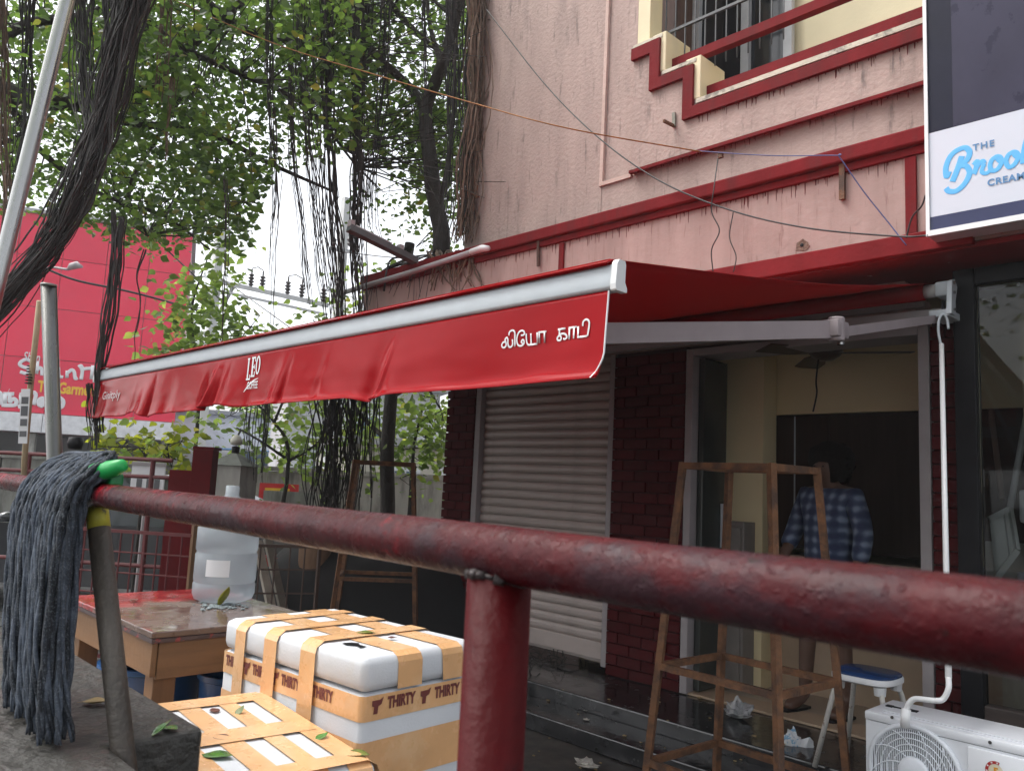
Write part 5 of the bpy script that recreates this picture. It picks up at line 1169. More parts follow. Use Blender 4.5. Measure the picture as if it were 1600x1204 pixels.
g = G(); g.add([tgm+uu*a*.026+vv*b*.155+nn*c for a in (-1, 1) for b in (-1, 1) for c in (0, .002)], [(0,1,3,2),(4,6,7,5),(0,4,5,1),(2,3,7,6),(0,2,6,4),(1,5,7,3)]); tg = g.build('paper_tag', white_print, bp_)
for k, (b, h_) in enumerate(((.09, .02), (.03, .028), (-.035, .02), (-.10, .016))):
    g = G(); g.add([tgm+uu*a*.020+vv*(b+c*h_)+nn*.0035 for a, c in ((-1, -1), (1, -1), (1, 1), (-1, 1))], [(0, 1, 2, 3)]); g.build('tag_print', bpy.data.materials['dark_grey_print'], tg)
g = G()
for k in range(7): g.tube([at(46, 585, 4.68)+np.array([.012*math.cos(a), .012*math.sin(a), .012*(k-3)]) *1.4 for a in np.linspace(0, 6.3, 9)], .004, 5)
g.build('tied_string', wire_m, bp_)
sp_ = at(118, 692, 6.4); tag(G().lathe([(0, -.05), (.05, -.045), (.06, .0), (.05, .045), (0, .05)], sp_, 14, None).build('flood_lamp', black_m, smooth=True), 'small black flood lamp on the fence above the mop', 'lamp')
# ------------------------------------------------------------------ trees, leaves and hanging roots
LV = np.array([(0, 0, 0), (-.26, .18, .05), (.26, .18, .05), (-.36, .42, .07), (.36, .42, .07), (0, .40, 0), (-.18, .72, .03), (.18, .72, .03), (0, 1.0, -.06), (0, .70, -.01)], float)
LF = [(0, 5, 3, 1), (0, 2, 4, 5), (5, 9, 6, 3), (5, 4, 7, 9), (9, 8, 6), (9, 7, 8)]
def leaf_frames(n, pos, size, rg, droop=.6):
    """Random leaf placements: tip direction mostly outward and down, as wet leaves hang."""
    az = rg.uniform(0, 2*np.pi, n); dz = -rg.uniform(-.35, 1.3, n)*droop
    t = np.stack([np.cos(az), np.sin(az), dz], 1); t /= np.linalg.norm(t, axis=1)[:, None]
    nr = rg.normal(size=(n, 3)); nr[:, 2] += .7; nr -= t*(nr*t).sum(1)[:, None]; nr /= np.linalg.norm(nr, axis=1)[:, None]
    s = np.cross(t, nr); sc = size*rg.uniform(.65, 1.2, n)
    return t, nr, s, sc
def leaf_cloud(pos, size, rg, droop=.6):
    n = len(pos); t, nr, s, sc = leaf_frames(n, pos, size, rg, droop)
    V_ = pos[:, None, :] + sc[:, None, None]*(LV[None, :, 0:1]*s[:, None, :] + LV[None, :, 1:2]*t[:, None, :] + LV[None, :, 2:3]*nr[:, None, :])
    return V_.reshape(-1, 3), n
def leaves_mesh(name, V_, n, mat, parent):
    k = len(LV); me = bpy.data.meshes.new(name)
    fl = [f for f in LF]; sizes = [len(f) for f in fl]; tot = sum(sizes)
    me.vertices.add(n*k); me.vertices.foreach_set('co', V_.astype(np.float32).ravel())
    base = np.concatenate([np.array(f) for f in fl]); loops = (base[None, :] + (np.arange(n)*k)[:, None]).ravel()
    me.loops.add(n*tot); me.loops.foreach_set('vertex_index', loops.astype(np.int32))
    ls = np.cumsum([0]+sizes[:-1]); starts = (ls[None, :] + (np.arange(n)*tot)[:, None]).ravel()
    me.polygons.add(n*len(fl)); me.polygons.foreach_set('loop_start', starts.astype(np.int32)); me.update(calc_edges=True)
    me.materials.append(mat); o = link(name, me, parent); o['kind'] = 'stuff'; return o
leaf_dark = leaf_mat('green_tree_leaf', (.048, .098, .028), (.19, .355, .07), .48)
leaf_mid = leaf_mat('mid_green_leaf', (.055, .108, .03), (.23, .41, .08), .5)
leaf_bright = leaf_mat('bright_green_leaf', (.085, .155, .04), (.34, .54, .12), .55)
leaf_yel = leaf_mat('yellow_green_leaf', (.13, .20, .02), (.48, .60, .05), .55)
one_leaf = bpy.data.meshes.new('leaf'); one_leaf.from_pydata([tuple(v) for v in LV], [], LF); one_leaf.materials.append(leaf_dark)
one_bright = one_leaf.copy(); one_bright.name = 'leaf'; one_bright.materials.clear(); one_bright.materials.append(leaf_bright)
def single_leaves(pos, size, rg, par, me, droop=.6):
    t, nr, s, sc = leaf_frames(len(pos), pos, size, rg, droop)
    for i in range(len(pos)):
        o = bpy.data.objects.new('leaf', me); C.objects.link(o); o.parent = par
        m_ = Matrix(((s[i][0], t[i][0], nr[i][0], 0), (s[i][1], t[i][1], nr[i][1], 0), (s[i][2], t[i][2], nr[i][2], 0), (0, 0, 0, 1)))
        o.matrix_parent_inverse = Matrix.Translation(par.location).inverted()
        o.matrix_basis = Matrix.Translation(pos[i]) @ m_ @ Matrix.Diagonal((sc[i], sc[i], sc[i], 1))
def limb(g, pts, r0, r1, n=10, sub=7, wob=.03):
    P = spline([at(*p) if isinstance(p, tuple) else p for p in pts], sub); k = len(P)
    P = [p + wob*np.array([mnoise.noise(tuple(p*1.3)), mnoise.noise(tuple(p*1.3+7)), mnoise.noise(tuple(p*1.3+13))]) for p in P]
    g.tube(P, [r0+(r1-r0)*i/(k-1) for i in range(k)], n); return P
# --- the big banyan overhead
BT = thing('banyan_tree', 'huge banyan tree spreading over the upper left with long dark hanging roots', 'tree', (-9.0, -1.2, -.2))
tg_ = G(); br_pts = []
limb(tg_, [np.array([-9.2, -1.4, -.2]), np.array([-9.0, -1.2, 2.0]), np.array([-8.6, -.9, 4.2]), np.array([-8.2, -.3, 5.6])], .42, .26, 16)
tg_.build('trunk', bark, BT, smooth=True)
for pts, r0, r1 in (
    ([np.array([-8.2, -.3, 5.6]), (-160, 20, 7.6), (0, 140, 7.8), (100, 158, 7.9), (205, 150, 8.1), (300, 120, 8.4)], .16, .04),
    ([(100, 158, 7.9), (190, 188, 8.1), (330, 212, 8.4), (420, 255, 8.7), (520, 300, 9)], .055, .014),
    ([(205, 150, 8.1), (290, 80, 8.2), (400, -20, 8.4), (520, -140, 8.6)], .06, .03),
    ([(150, -40, 7.4), (260, 60, 7.8), (340, 100, 8), (470, 160, 8.5), (560, 260, 9)], .05, .012),
    ([(260, -60, 8.5), (370, 40, 8.8), (520, 80, 9.2), (640, 130, 9.6)], .07, .02),
    ([(0, 140, 7.8), (60, 230, 8), (150, 300, 8.4), (260, 340, 8.8), (330, 390, 9)], .04, .01),
    ([(-60, 100, 7.7), (40, 40, 7.7), (150, 20, 8), (230, -60, 8.2)], .06, .03),
    ([(330, 212, 8.4), (350, 290, 8.6), (380, 350, 8.8)], .02, .008),
    ([(300, 120, 8.4), (240, 220, 8.3), (200, 300, 8.2), (230, 370, 8.2)], .025, .008),
    ([(470, 160, 8.5), (520, 60, 8.6), (600, -40, 8.8)], .03, .015),
    ([(560, -60, 9), (640, 40, 9.5), (710, 100, 10)], .05, .02)):
    g = G(); P = limb(g, pts, r0, r1, 9); br_pts += P; g.build('limb', bark, BT, smooth=True)
br_pts = np.array(br_pts)
ENV = ([-300, 0, 60, 110, 170, 220, 260, 300, 340, 385, 400, 420, 440, 480, 520, 560, 600, 650, 740, 900], [330, 320, 335, 345, 365, 395, 395, 365, 370, 390, 330, 275, 245, 250, 240, 215, 250, 330, 330, 250])
def canopy(n, xr, yr, dr, rg, thr=-.2, env=ENV, fr=1/120):
    out = []
    while len(out) < n:
        x, y, d = rg.uniform(*xr), rg.uniform(*yr), rg.uniform(*dr)
        if y > np.interp(x, *env) - 14: continue
        if mnoise.noise((x*fr, y*fr, d*.45)) < thr: continue
        if x < 150 and y > 90 and rg.random() < .45: continue
        if x < 100 and y < 90 and rg.random() < .5: continue
        if y < -60 and rg.random() < .35: continue
        out.append(at(x, y, d))
    return np.array(out)
rg = np.random.default_rng(21)
cl = canopy(1020, (-260, 760), (-330, 400), (6.6, 11.5), rg)
tw = G(); pos = []
for c in cl:
    dd = np.linalg.norm(br_pts-c, axis=1); b = br_pts[np.argmin(dd)]
    if dd.min() < 2.6:
        mid = (b+c)/2 + rg.normal(size=3)*.12; tw.tube([b, mid, c+(c-mid)*.25], [.009, .006, .003], 4, cap=False)
    r_ = rg.uniform(.16, .34); q = rg.normal(size=(46, 3))*np.array([r_, r_, r_*.75]); q[:, 2] -= .10*(np.linalg.norm(q[:, :2], axis=1)); pos.append(c+q)
tw.build('twigs', bark, BT)['kind'] = 'stuff'
pos = np.concatenate(pos); rel = pos-CAM; dist = rel@FW; ppx = 800+FPX*(rel@RT)/dist; ppy = 602-FPX*(rel@UP)/dist
keep = (ppy < np.interp(ppx, *ENV)+12) & ~((ppx > 585) & (dist < 8.3)) & ~((ppx > 560) & (pos[:, 0] > -5.75)); pos = pos[keep]; ppx = ppx[keep]; ppy = ppy[keep]; dist = dist[keep]
inn_ = (ppx > 0) & (ppx < 740) & (ppy > 0); order = np.argsort(np.where(inn_, dist, 99)); near = order[:240]; rest = order[240:]
single_leaves(pos[near], .078, rg, BT, one_leaf)
# unseen crown added overhead and behind the camera, to cut sky light and reflections
ov = rg.uniform((-7.5, -9, 4.2), (3.5, -.5, 8.5), (210, 3)); ov = ov[(ov[:, 1] < -1.2) | (ov[:, 2] > 6.2)]
ovp = (ov[:, None, :] + rg.normal(size=(len(ov), 34, 3))*[.45, .45, .3]).reshape(-1, 3)
Vo, no = leaf_cloud(ovp, .15, rg); leaves_mesh('foliage', Vo, no, leaf_dark, BT)
g = G()  # limbs carrying the added unseen crown
for p1 in (np.array([-4, -3, 6.3]), np.array([-1, -4.5, 6.6]), np.array([-4.5, -7, 6.5]), np.array([2, -2.5, 7])): limb(g, [np.array([-8.2, -.3, 5.6]), (np.array([-8.2, -.3, 5.6])+p1)/2+[0, 0, .4], p1], .14, .03)
g.build('limb', bark, BT, smooth=True)
V_, n = leaf_cloud(pos[rest], .086, rg); leaves_mesh('foliage', V_, n, leaf_dark, BT)
def plant(name, label, cat, base, clumps, stems, mat, size, per, group=None, singles=0, rg=rg, spread=(.16, .32), sm=None):
    o = thing(name, label, cat, base, group); g = G(); sp_pts = []
    for pts, r0, r1 in stems: sp_pts += limb(g, pts, r0, r1, 8, 5, .02)
    g.build('trunk' if cat == 'tree' else 'stem', sm or bark, o, smooth=True); sp_pts = np.array(sp_pts)
    P_ = []; tw = G()
    for x, y, d in clumps:
        c = at(x, y, d); b = sp_pts[np.argmin(np.linalg.norm(sp_pts-c, axis=1))]
        if np.linalg.norm(b-c) < 1.3 and rg.random() < .6: tw.tube([b, (b*2+c)/3+rg.normal(size=3)*.09, (b+c*2)/3+rg.normal(size=3)*.09, c], [.007, .006, .004, .002], 4, cap=False)
        r_ = rg.uniform(*spread); P_.append(c + rg.normal(size=(per, 3))*[r_, r_, r_*.8])
    if tw.v: tw.build('twigs', sm or bark, o)['kind'] = 'stuff'
    P_ = np.concatenate(P_)
    P_ = P_[~((P_[:, 0] > -5.75) & (P_[:, 1] > 3.5))]
    if 'ledge' in name: P_ = P_[(P_-CAM)@FW > 7.95]
    if singles:
        dd = (P_-CAM)@FW; od = np.argsort(dd); single_leaves(P_[od[:singles]], size, rg, o, one_bright, .7); P_ = P_[od[singles:]]
    V_, n = leaf_cloud(P_, size, rg, .7); leaves_mesh('foliage', V_, n, mat, o); return o
def scatter(n, xr, yr, dr): return [(rg.uniform(*xr), rg.uniform(*yr), rg.uniform(*dr)) for _ in range(n)]
# fig growing on the ledge of the building
lt = ony(690, 398, 4.6)
plant('ledge_fig_tree', 'slender dark trunked fig tree growing from the ledge of the pink building', 'tree', lt,
      scatter(46, (600, 740), (0, 330), (7.8, 10)) + scatter(16, (600, 735), (250, 400), (8, 9.5)) + scatter(14, (590, 745), (-160, 0), (7.5, 10)),
      [([lt, ony(690, 360, 4.6), ony(682, 320, 4.6), ony(670, 230, 4.65), ony(666, 170, 4.7), ony(690, 105, 4.75), ony(712, 30, 4.8), ony(730, -80, 4.8)], .085, .055),
       ([ony(668, 175, 4.7), ony(640, 135, 4.8), (590, 90, 8.3), (545, 40, 8.4), (505, -10, 8.5), (460, -80, 8.6)], .05, .03),
       ([ony(685, 330, 4.6), ony(700, 250, 4.55), ony(708, 150, 4.6), ony(714, 60, 4.6)], .02, .012), ([ony(690, 105, 4.75), ony(672, 40, 4.9), ony(664, -40, 5.0)], .03, .02),
       ([ony(712, 30, 4.8), (640, -20, 8.6), (600, 60, 9), (610, 180, 9.2)], .02, .008)], leaf_mid, .075, 30)
# street tree whose trunk shows under the awning
tb = at(603, 800, 8.4); tb[2] = -.2
plant('street_tree', 'straight grey trunked tree standing between the hanging roots and the brick pier', 'tree', tb,
      scatter(15, (570, 700), (615, 700), (8.6, 10.5)) + scatter(9, (630, 705), (650, 720), (8.6, 10)) + scatter(16, (480, 690), (440, 620), (8.8, 11)),
      [([tb, at(604, 800, 8.4), at(606, 700, 8.4), at(613, 600, 8.5), at(625, 480, 8.6), at(640, 380, 8.7)], .085, .055), ([at(608, 690, 8.4), at(560, 640, 8.8), at(520, 560, 9)], .03, .012), ([at(612, 620, 8.5), at(660, 600, 8.9), at(690, 640, 9)], .025, .01)],
      leaf_bright, .10, 26, singles=40)
sb_ = at(640, 800, 9.2); sb_[2] = -.2
plant('sapling', 'slim young tree with bright leaves close to the left edge of the brick pier', 'sapling', sb_, scatter(16, (625, 700), (640, 745), (8.8, 9.8)), [([sb_, at(641, 780, 9.2), at(647, 700, 9.2), at(660, 640, 9.2)], .03, .012)], leaf_bright, .095, 24)
vb = at(430, 770, 9.4); vb[2] = -.2
plant('shrub', 'bright green shrub filling the gap under the middle of the awning', 'shrub', vb,
      scatter(22, (335, 560), (625, 700), (8.6, 10.5)) + scatter(8, (420, 500), (690, 735), (9, 10)) + scatter(13, (390, 520), (530, 590), (9.2, 11)),
      [([vb, at(450, 720, 9.4), at(430, 660, 9.4), at(390, 620, 9.5)], .03, .01), ([at(450, 720, 9.4), at(500, 690, 9.5), at(520, 630, 9.6)], .02, .01), ([at(445, 715, 9.4), at(410, 690, 9.3), at(370, 668, 9.3)], .018, .008), ([at(430, 660, 9.4), at(470, 560, 9.8)], .018, .008)],
      leaf_bright, .105, 24, singles=60)
vb = at(300, 740, 10.4); vb[2] = -.2
plant('climbing_shrub', 'bright leafy shrub rising over the awning bar at the right edge of the red store', 'shrub', vb,
      scatter(16, (265, 345), (455, 560), (10, 11.2)) + scatter(9, (290, 400), (510, 590), (10, 11)) + scatter(5, (300, 380), (370, 460), (10, 11)) + [(247, 548, 10.2), (258, 535, 10.2), (385, 520, 10.2), (372, 490, 10.4), (290, 500, 10.3), (310, 520, 10.3), (330, 540, 10.4), (300, 560, 10.2), (345, 440, 10.5), (310, 420, 10.5)],
      [([vb, at(310, 640, 10.4), at(305, 560, 10.4), at(300, 480, 10.5), at(325, 400, 10.6)], .03, .008), ([at(305, 590, 10.4), at(270, 550, 10.3), at(240, 545, 10.2)], .012, .006), ([at(306, 580, 10.4), at(360, 540, 10.4), at(385, 500, 10.4)], .014, .006)],
      leaf_bright, .125, 24, spread=(.14, .27))
vb = at(225, 745, 7.6); vb[2] = -.2
plant('bush', 'yellow green bush behind the thin red fence pipes', 'bush', vb, scatter(15, (160, 285), (680, 712), (7.4, 8.3)) + scatter(7, (210, 290), (700, 745), (7.5, 8.2)),
      [([vb, at(225, 740, 7.6), at(215, 700, 7.6)], .02, .008), ([at(225, 745, 7.6), at(260, 700, 7.7)], .015, .006)], leaf_yel, .10, 16, singles=30, spread=(.08, .16))
# far trees beyond the street
for k, (x, y, d, lab) in enumerate(((440, 660, 38, 'dark green far tree behind the shrub under the awning'), (610, 690, 40, 'dull green far tree behind the grey house'), (-60, 640, 45, 'far tree at the left behind the garment store'))):
    b0 = at(x, 760, d); b0[2] = -.2
    plant('far_tree', lab, 'tree', b0, [(x+rg.normal()*45, y-10+rg.normal()*18, d+rg.normal()*1.5) for _ in range(24)], [([b0, at(x, 720, d), at(x, 660, d)], .2, .08)], leaf_mid, .35, 40, 'far trees beyond the street', spread=(.5, .9))
# --- hanging roots
def bundle(path, width, n, r, seed, mat=root_m, par=BT, name='hanging_root', ragged=.25, flat=None):
    q = random.Random(seed); g = G(); P0_ = [at(*p) if len(p) == 3 and not isinstance(p, np.ndarray) else np.array(p) for p in path]
    for i in range(n):
        a = q.uniform(0, 6.28); rr = width*math.sqrt(q.random())/2; off = np.array([math.cos(a)*rr, math.sin(a)*rr, 0]); end = 1-ragged*q.random()**1.5; ph = q.uniform(0, 50); k = q.uniform(.55, 1.25)
        S = spline(P0_, 7); S = S[:max(4, int(len(S)*end))]; L_ = len(S); W = []
        for j, p in enumerate(S):
            z = p[2]; w1 = mnoise.noise((ph, z*1.1, 0)); w2 = mnoise.noise((ph+31, z*1.1, 5)); w3 = mnoise.noise((ph+11, z*5, 2)); w4 = mnoise.noise((ph+17, z*5, 8))
            W.append(p + off*(1+.5*w1) + np.array([w1*width*.6+w3*.022, w2*width*.6+w4*.022, 0]))
        g.tube(W, [r*k*(1-.45*j/L_) for j in range(L_)], 4, cap=False)
    return g.build(name, mat, par)
bundle([(235, -60, 6.0), (192, 60, 5.95), (165, 170, 5.9), (140, 250, 5.8), (105, 340, 5.7), (50, 420, 5.6), (-30, 510, 5.5), (-90, 580, 5.4)], .18, 80, .008, 1, ragged=.12)
bundle([(170, -60, 6.2), (178, 60, 6.1), (168, 160, 6.0), (150, 230, 5.9)], .12, 30, .008, 2, ragged=.1)
bundle([(125, -40, 6.2), (128, 60, 6.2), (135, 160, 6.1), (146, 230, 5.9), (120, 300, 5.8)], .12, 26, .007, 3)
bundle([(40, -40, 6.4), (36, 120, 6.4), (24, 240, 6.3), (12, 340, 6.2)], .12, 14, .007, 4)
bundle([(5, -40, 6.2), (8, 180, 6.2), (12, 330, 6.1), (0, 420, 6)], .10, 14, .006, 5, root_brown)
bundle([(420, -40, 7.2), (424, 150, 7.2), (432, 300, 7.2), (426, 400, 7.2), (424, 525, 7.2)], .07, 13, .006, 6, ragged=.5)
bundle([(452, 100, 7.2), (458, 260, 7.2), (470, 340, 7.2), (486, 500, 7.2)], .06, 12, .006, 7, ragged=.1)
bundle([(470, -40, 7.3), (478, 120, 7.3), (490, 280, 7.3), (502, 380, 7.3), (512, 470, 7.3), (514, 560, 7.3)], .13, 20, .006, 8, ragged=.3)
bundle([(508, -40, 7.4), (510, 120, 7.4), (516, 300, 7.4), (528, 420, 7.4), (530, 520, 7.4), (520, 640, 7.4), (518, 800, 7.4), (510, 905, 7.4)], .12, 24, .007, 9, ragged=.15)
bundle([(556, -40, 7.5), (560, 100, 7.5), (562, 250, 7.5), (556, 360, 7.5), (566, 470, 7.5), (560, 600, 7.5), (548, 760, 7.5), (545, 900, 7.5)], .13, 24, .007, 10, ragged=.45)
bundle([(572, -40, 7.6), (570, 80, 7.6), (556, 180, 7.6), (560, 330, 7.6), (548, 480, 7.6)], .10, 18, .007, 11)
bundle([(602, -40, 7.8), (598, 100, 7.8), (590, 200, 7.8), (578, 330, 7.7), (590, 380, 7.7)], .10, 14, .006, 12)
bundle([(705, -40, 7.5), (708, 120, 7.5), (706, 220, 7.4), (696, 330, 7.3), (694, 392, 7.2)], .13, 18, .007, 13)
bundle([(660, -40, 7.8), (662, 80, 7.8), (664, 200, 7.7), (672, 330, 7.6)], .07, 9, .006, 14)
bundle([(190, 340, 5.6), (182, 420, 5.6), (176, 480, 5.6), (160, 560, 5.6), (152, 640, 5.6), (154, 700, 5.6)], .07, 9, .007, 15, ragged=.1)
bundle([(178, 330, 5.6), (172, 420, 5.6), (160, 500, 5.6), (150, 600, 5.6), (148, 690, 5.6)], .05, 6, .0065, 16, ragged=.1)
bundle([(150, 600, 5.6), (148, 660, 5.6), (150, 710, 5.6)], .11, 16, .005, 26, ragged=.5)
bundle([(228, 390, 6), (216, 430, 6), (220, 470, 6), (214, 520, 6), (210, 580, 6)], .02, 2, .006, 17)
bundle([(352, 280, 6.6), (354, 380, 6.6), (350, 470, 6.6), (345, 560, 6.6)], .03, 4, .005, 18)
bundle([(520, 560, 7.3), (515, 700, 7.3), (505, 830, 7.3), (500, 980, 7.2)], .34, 36, .008, 19, ragged=.12)
bundle([(552, 580, 7.5), (545, 720, 7.5), (535, 850, 7.5), (528, 980, 7.4)], .28, 22, .008, 20, ragged=.25)
bundle([(578, 590, 7.5), (572, 700, 7.5), (575, 790, 7.5)], .16, 16, .007, 21, ragged=.5)
bundle([(412, 560, 7.2), (410, 660, 7.2), (406, 770, 7.2)], .13, 13, .006, 22, ragged=.5)
bundle([(392, 600, 7.2), (388, 690, 7.2), (396, 760, 7.2)], .08, 7, .005, 23, ragged=.5)
bundle([(262, -40, 7), (256, 80, 7), (246, 170, 7)], .08, 10, .006, 24, root_brown)
bundle([(270, 120, 6.8), (262, 200, 6.8), (258, 260, 6.8)], .05, 7, .005, 25, root_brown)
# strangler roots on the corner of the upper wall and over the ledge
LF_ = bpy.data.objects['ledge_fig_tree']
bundle([ony(752, -60, 4.47), ony(748, 80, 4.47), ony(744, 180, 4.46), ony(736, 290, 4.45), ony(724, 392, 4.42)], .22, 60, .010, 31, root_brown, LF_, 'wall_root', .1)
bundle([ony(742, -60, 4.55), ony(736, 120, 4.55), ony(730, 250, 4.5), ony(716, 385, 4.45)], .20, 40, .009, 32, root_m, LF_, 'wall_root', .15)
q = random.Random(9)
g = G()
for k in range(34):
    x0 = q.uniform(668, 738); x1 = x0+q.uniform(-30, 26); y1 = q.uniform(408, 470)
    g.tube(spline([ony(x0+q.uniform(-6, 6), 392, 4.5), ony(x0, 398, 4.24), ony((x0+x1)/2+q.uniform(-8, 8), (402+y1)/2, 4.225), ony(x1, y1, 4.225)], 5), [q.uniform(.006, .016)*(1-.04*i) for i in range(16)], 5)
g.build('ledge_root', root_brown, LF_, smooth=True)
g = G()
for k in range(14):
    x0 = q.uniform(590, 680); g.tube(spline([ony(690, 396, 4.45), ony((690+x0)/2, 404-.0*x0+q.uniform(-4, 4), 4.3), ony(x0, 415+(690-x0)*.14, 4.21), ony(x0-q.uniform(0, 20), 440+(690-x0)*.18+q.uniform(0, 30), 4.215)], 5), [q.uniform(.004, .009)*(1-.04*i) for i in range(16)], 5)
g.build('ledge_root', root_m, LF_, smooth=True)
# ------------------------------------------------------------------ ledge fittings, wires, leaves, litter
tl = thing('tube_light', 'grey tube light batten on an arm jutting from the left end of the ledge', 'tube light', ony(640, 404, 4.3))
a_, b_ = at(545, 356, 6.5), at(650, 408, 6.85)
g = G(); g.bar(a_, b_, .085, .05); g.build('batten', M('grey_batten', (.07, .08, .085), .5, .2, 5), tl)
d_ = (b_-a_)/np.linalg.norm(b_-a_); G().tube([a_+d_*.06+[0, 0, .04], b_-d_*.25+[0, 0, .04]], .014, 12).build('tube', frame_grey, tl, smooth=True)
for t_ in (.03, .75): G().bar(a_+(b_-a_)*t_+[0, 0, .02], a_+(b_-a_)*t_+[0, 0, .07], .05, .04).build('tube_holder', frame_grey, tl)
G().tube(spline([b_, ony(628, 412, 4.3), ony(606, 420, 4.25), ony(598, 434, 4.22)], 6), .016, 8).build('bracket', black_m, tl, smooth=True)
g = G(); g.tube(spline([ony(640, 400, 4.3), ony(612, 405, 4.25), ony(604, 425, 4.2), ony(600, 455, 4.2)], 6), .010, 6); g.build('cable', wire_m, tl, smooth=True)
pp = thing('ledge_pipe', 'grey plastic pipe with a white end running along the ledge top', 'pipe', ony(650, 420, 4.17))
G().tube([ony(520, 462, 4.13), ony(640, 426, 4.15), ony(740, 393, 4.17)], .024, 12).build('pipe', M('grey_pvc', (.36, .35, .36), .5, .1, 6), pp, smooth=True)
G().tube([ony(736, 394, 4.17), ony(754, 388, 4.17), ony(763, 388, 4.17)], [.026, .030, .022], 12).build('end', white_plastic, pp, smooth=True)
def wire(name, label, cat, pts, r, mat, sub=10):
    return tag(G().tube(spline(pts, sub), r, 6, cap=True).build(name, mat, None, smooth=True), label, cat)
orange = M('orange_rope', (.28, .12, .03), .8, .35, 20); bluew = M('blue_wire', (.06, .075, .20), .6)
wire('orange_rope', 'thin orange rope strung across from the tree to the pink wall', 'rope', [at(250, -10, 7.4), at(420, 65, 6.6), at(590, 118, 6.0), at(735, 160, 5.5), at(885, 200, 4.9), ony(1100, 238, 4.2)], .0042, orange)
wire('blue_wire', 'blue wire along the belt of the pink wall dropping to its right end', 'wire', [ony(1090, 236, 4.19), ony(1200, 243, 4.12), ony(1305, 243, 4.10), ony(1312, 246, 4.12), ony(1350, 300, 4.16), ony(1390, 350, 4.2), ony(1416, 383, 4.2)], .0032, bluew)
wire('sagging_cable', 'thin dark cable sagging diagonally down the pink wall', 'cable', [ony(760, 15, 4.3), ony(850, 130, 4.25), ony(935, 215, 4.2), ony(1030, 282, 4.18), ony(1140, 328, 4.17), ony(1260, 356, 4.17), ony(1400, 369, 4.17), ony(1450, 368, 4.09)], .005, wire_m)
wire('loose_wire', 'loose dark wire hanging from a hook over the belt above the awning', 'wire', [ony(1122, 247, 4.19), ony(1116, 290, 4.12), ony(1112, 330, 4.12), ony(1124, 360, 4.12), ony(1112, 390, 4.12), ony(1114, 425, 4.13)], .004, wire_m)
wire('loose_wire', 'short loose wire right of the hooked wire on the pink band', 'wire', [ony(1146, 330, 4.22), ony(1140, 370, 4.2), ony(1150, 400, 4.2), ony(1146, 425, 4.2)], .0035, wire_m)
wire('loose_wire', 'thin forked wire beside the lower left corner of the name board', 'wire', [ony(1416, 372, 4.2), ony(1425, 340, 4.18), ony(1440, 322, 4.15), ony(1446, 305, 4.12)], .0045, wire_m)
wire('overhead_cable', 'black overhead cable crossing in front of the red store', 'cable', [at(60, 415, 13), at(120, 438, 14), at(200, 455, 15), at(285, 478, 16), at(420, 520, 18), at(520, 560, 20)], .02, wire_m)
wire('overhead_cable', 'thin overhead cable running down from the canopy past the red store corner', 'cable', [at(200, 330, 11), at(250, 380, 12), at(330, 455, 14), at(420, 540, 16)], .012, wire_m)
wire('overhead_cable', 'thin cable sloping from the utility pole towards the ledge', 'cable', [at(340, 430, 19), at(430, 495, 16), at(520, 560, 14)], .012, wire_m)
wire('overhead_cable', 'level thin cable right of the insulator crossarm', 'cable', [at(525, 392, 18), at(590, 400, 16), at(640, 404, 12)], .011, wire_m)
# iron bits on the wall
ir = thing('iron_bracket', 'rusty iron bracket stub on the balcony wall with a stain below', 'bracket', ony(1050, 195, YB))
G().bar(ony(1053, 176, YB-.01), ony(1053, 198, YB-.01), .025, .012).build('plate', M('grey_green_iron', (.22, .22, .18), .7, .3, 20), ir)
G().bar(ony(1053, 197, YB-.01), ony(1037, 189, YB-.14), .014, .02).build('arm', rust, ir)
g = G(); g.bar(ony(1316, 250, 4.23), ony(1316, 312, 4.235), .03, .02); tag(g.build('rusty_strap', rust), 'rusty iron strap hanging from the belt near the blue wire', 'strap')
g = G(); g.bar(ony(841, 374, 4.225), ony(841, 416, 4.23), .022, .014); tag(g.build('rusty_strap', M('dark_rust', (.07, .035, .025), .8, .3, 20)), 'dark rusted strap on the pink band above the awning bar', 'strap')
g = G(); g.bar(ony(733, 300, 4.46), ony(748, 308, 4.40), .012, .012); g.bar(ony(746, 290, 4.42), ony(744, 310, 4.42), .012, .012); tag(g.build('wall_hook', rust), 'bent rusty hook at the left corner of the upper wall', 'hook')
p = ony(1253, 383, YF-.004); g = G(); q = random.Random(4); P = [(p[0]+.042*(1+q.uniform(-.3, .3))*math.cos(a), p[2]+.032*(1+q.uniform(-.3, .3))*math.sin(a)) for a in np.linspace(0, 2*math.pi, 14)[:-1]]
g.prism(P, 'y', YF-.004, YF+.01); g2 = g.build('broken_plaster', M('broken_plaster_brown', (.16, .10, .075), .9, .4, 30, bump=.8, bscale=60), B)
G().lathe([(.010, -.002), (.011, .0), (.0, .002)], (p[0], YF-.006, p[2]), 10, Matrix.Rotation(R(90), 4, 'X')).build('hole', black_m, B)
g = G(); g.bar(ony(1126, 247, YF-.07), ony(1126, 240, YF-.07), .03, .02); tag(g.build('hook', rust), 'small rusty hook holding the loose wires on the belt', 'hook')
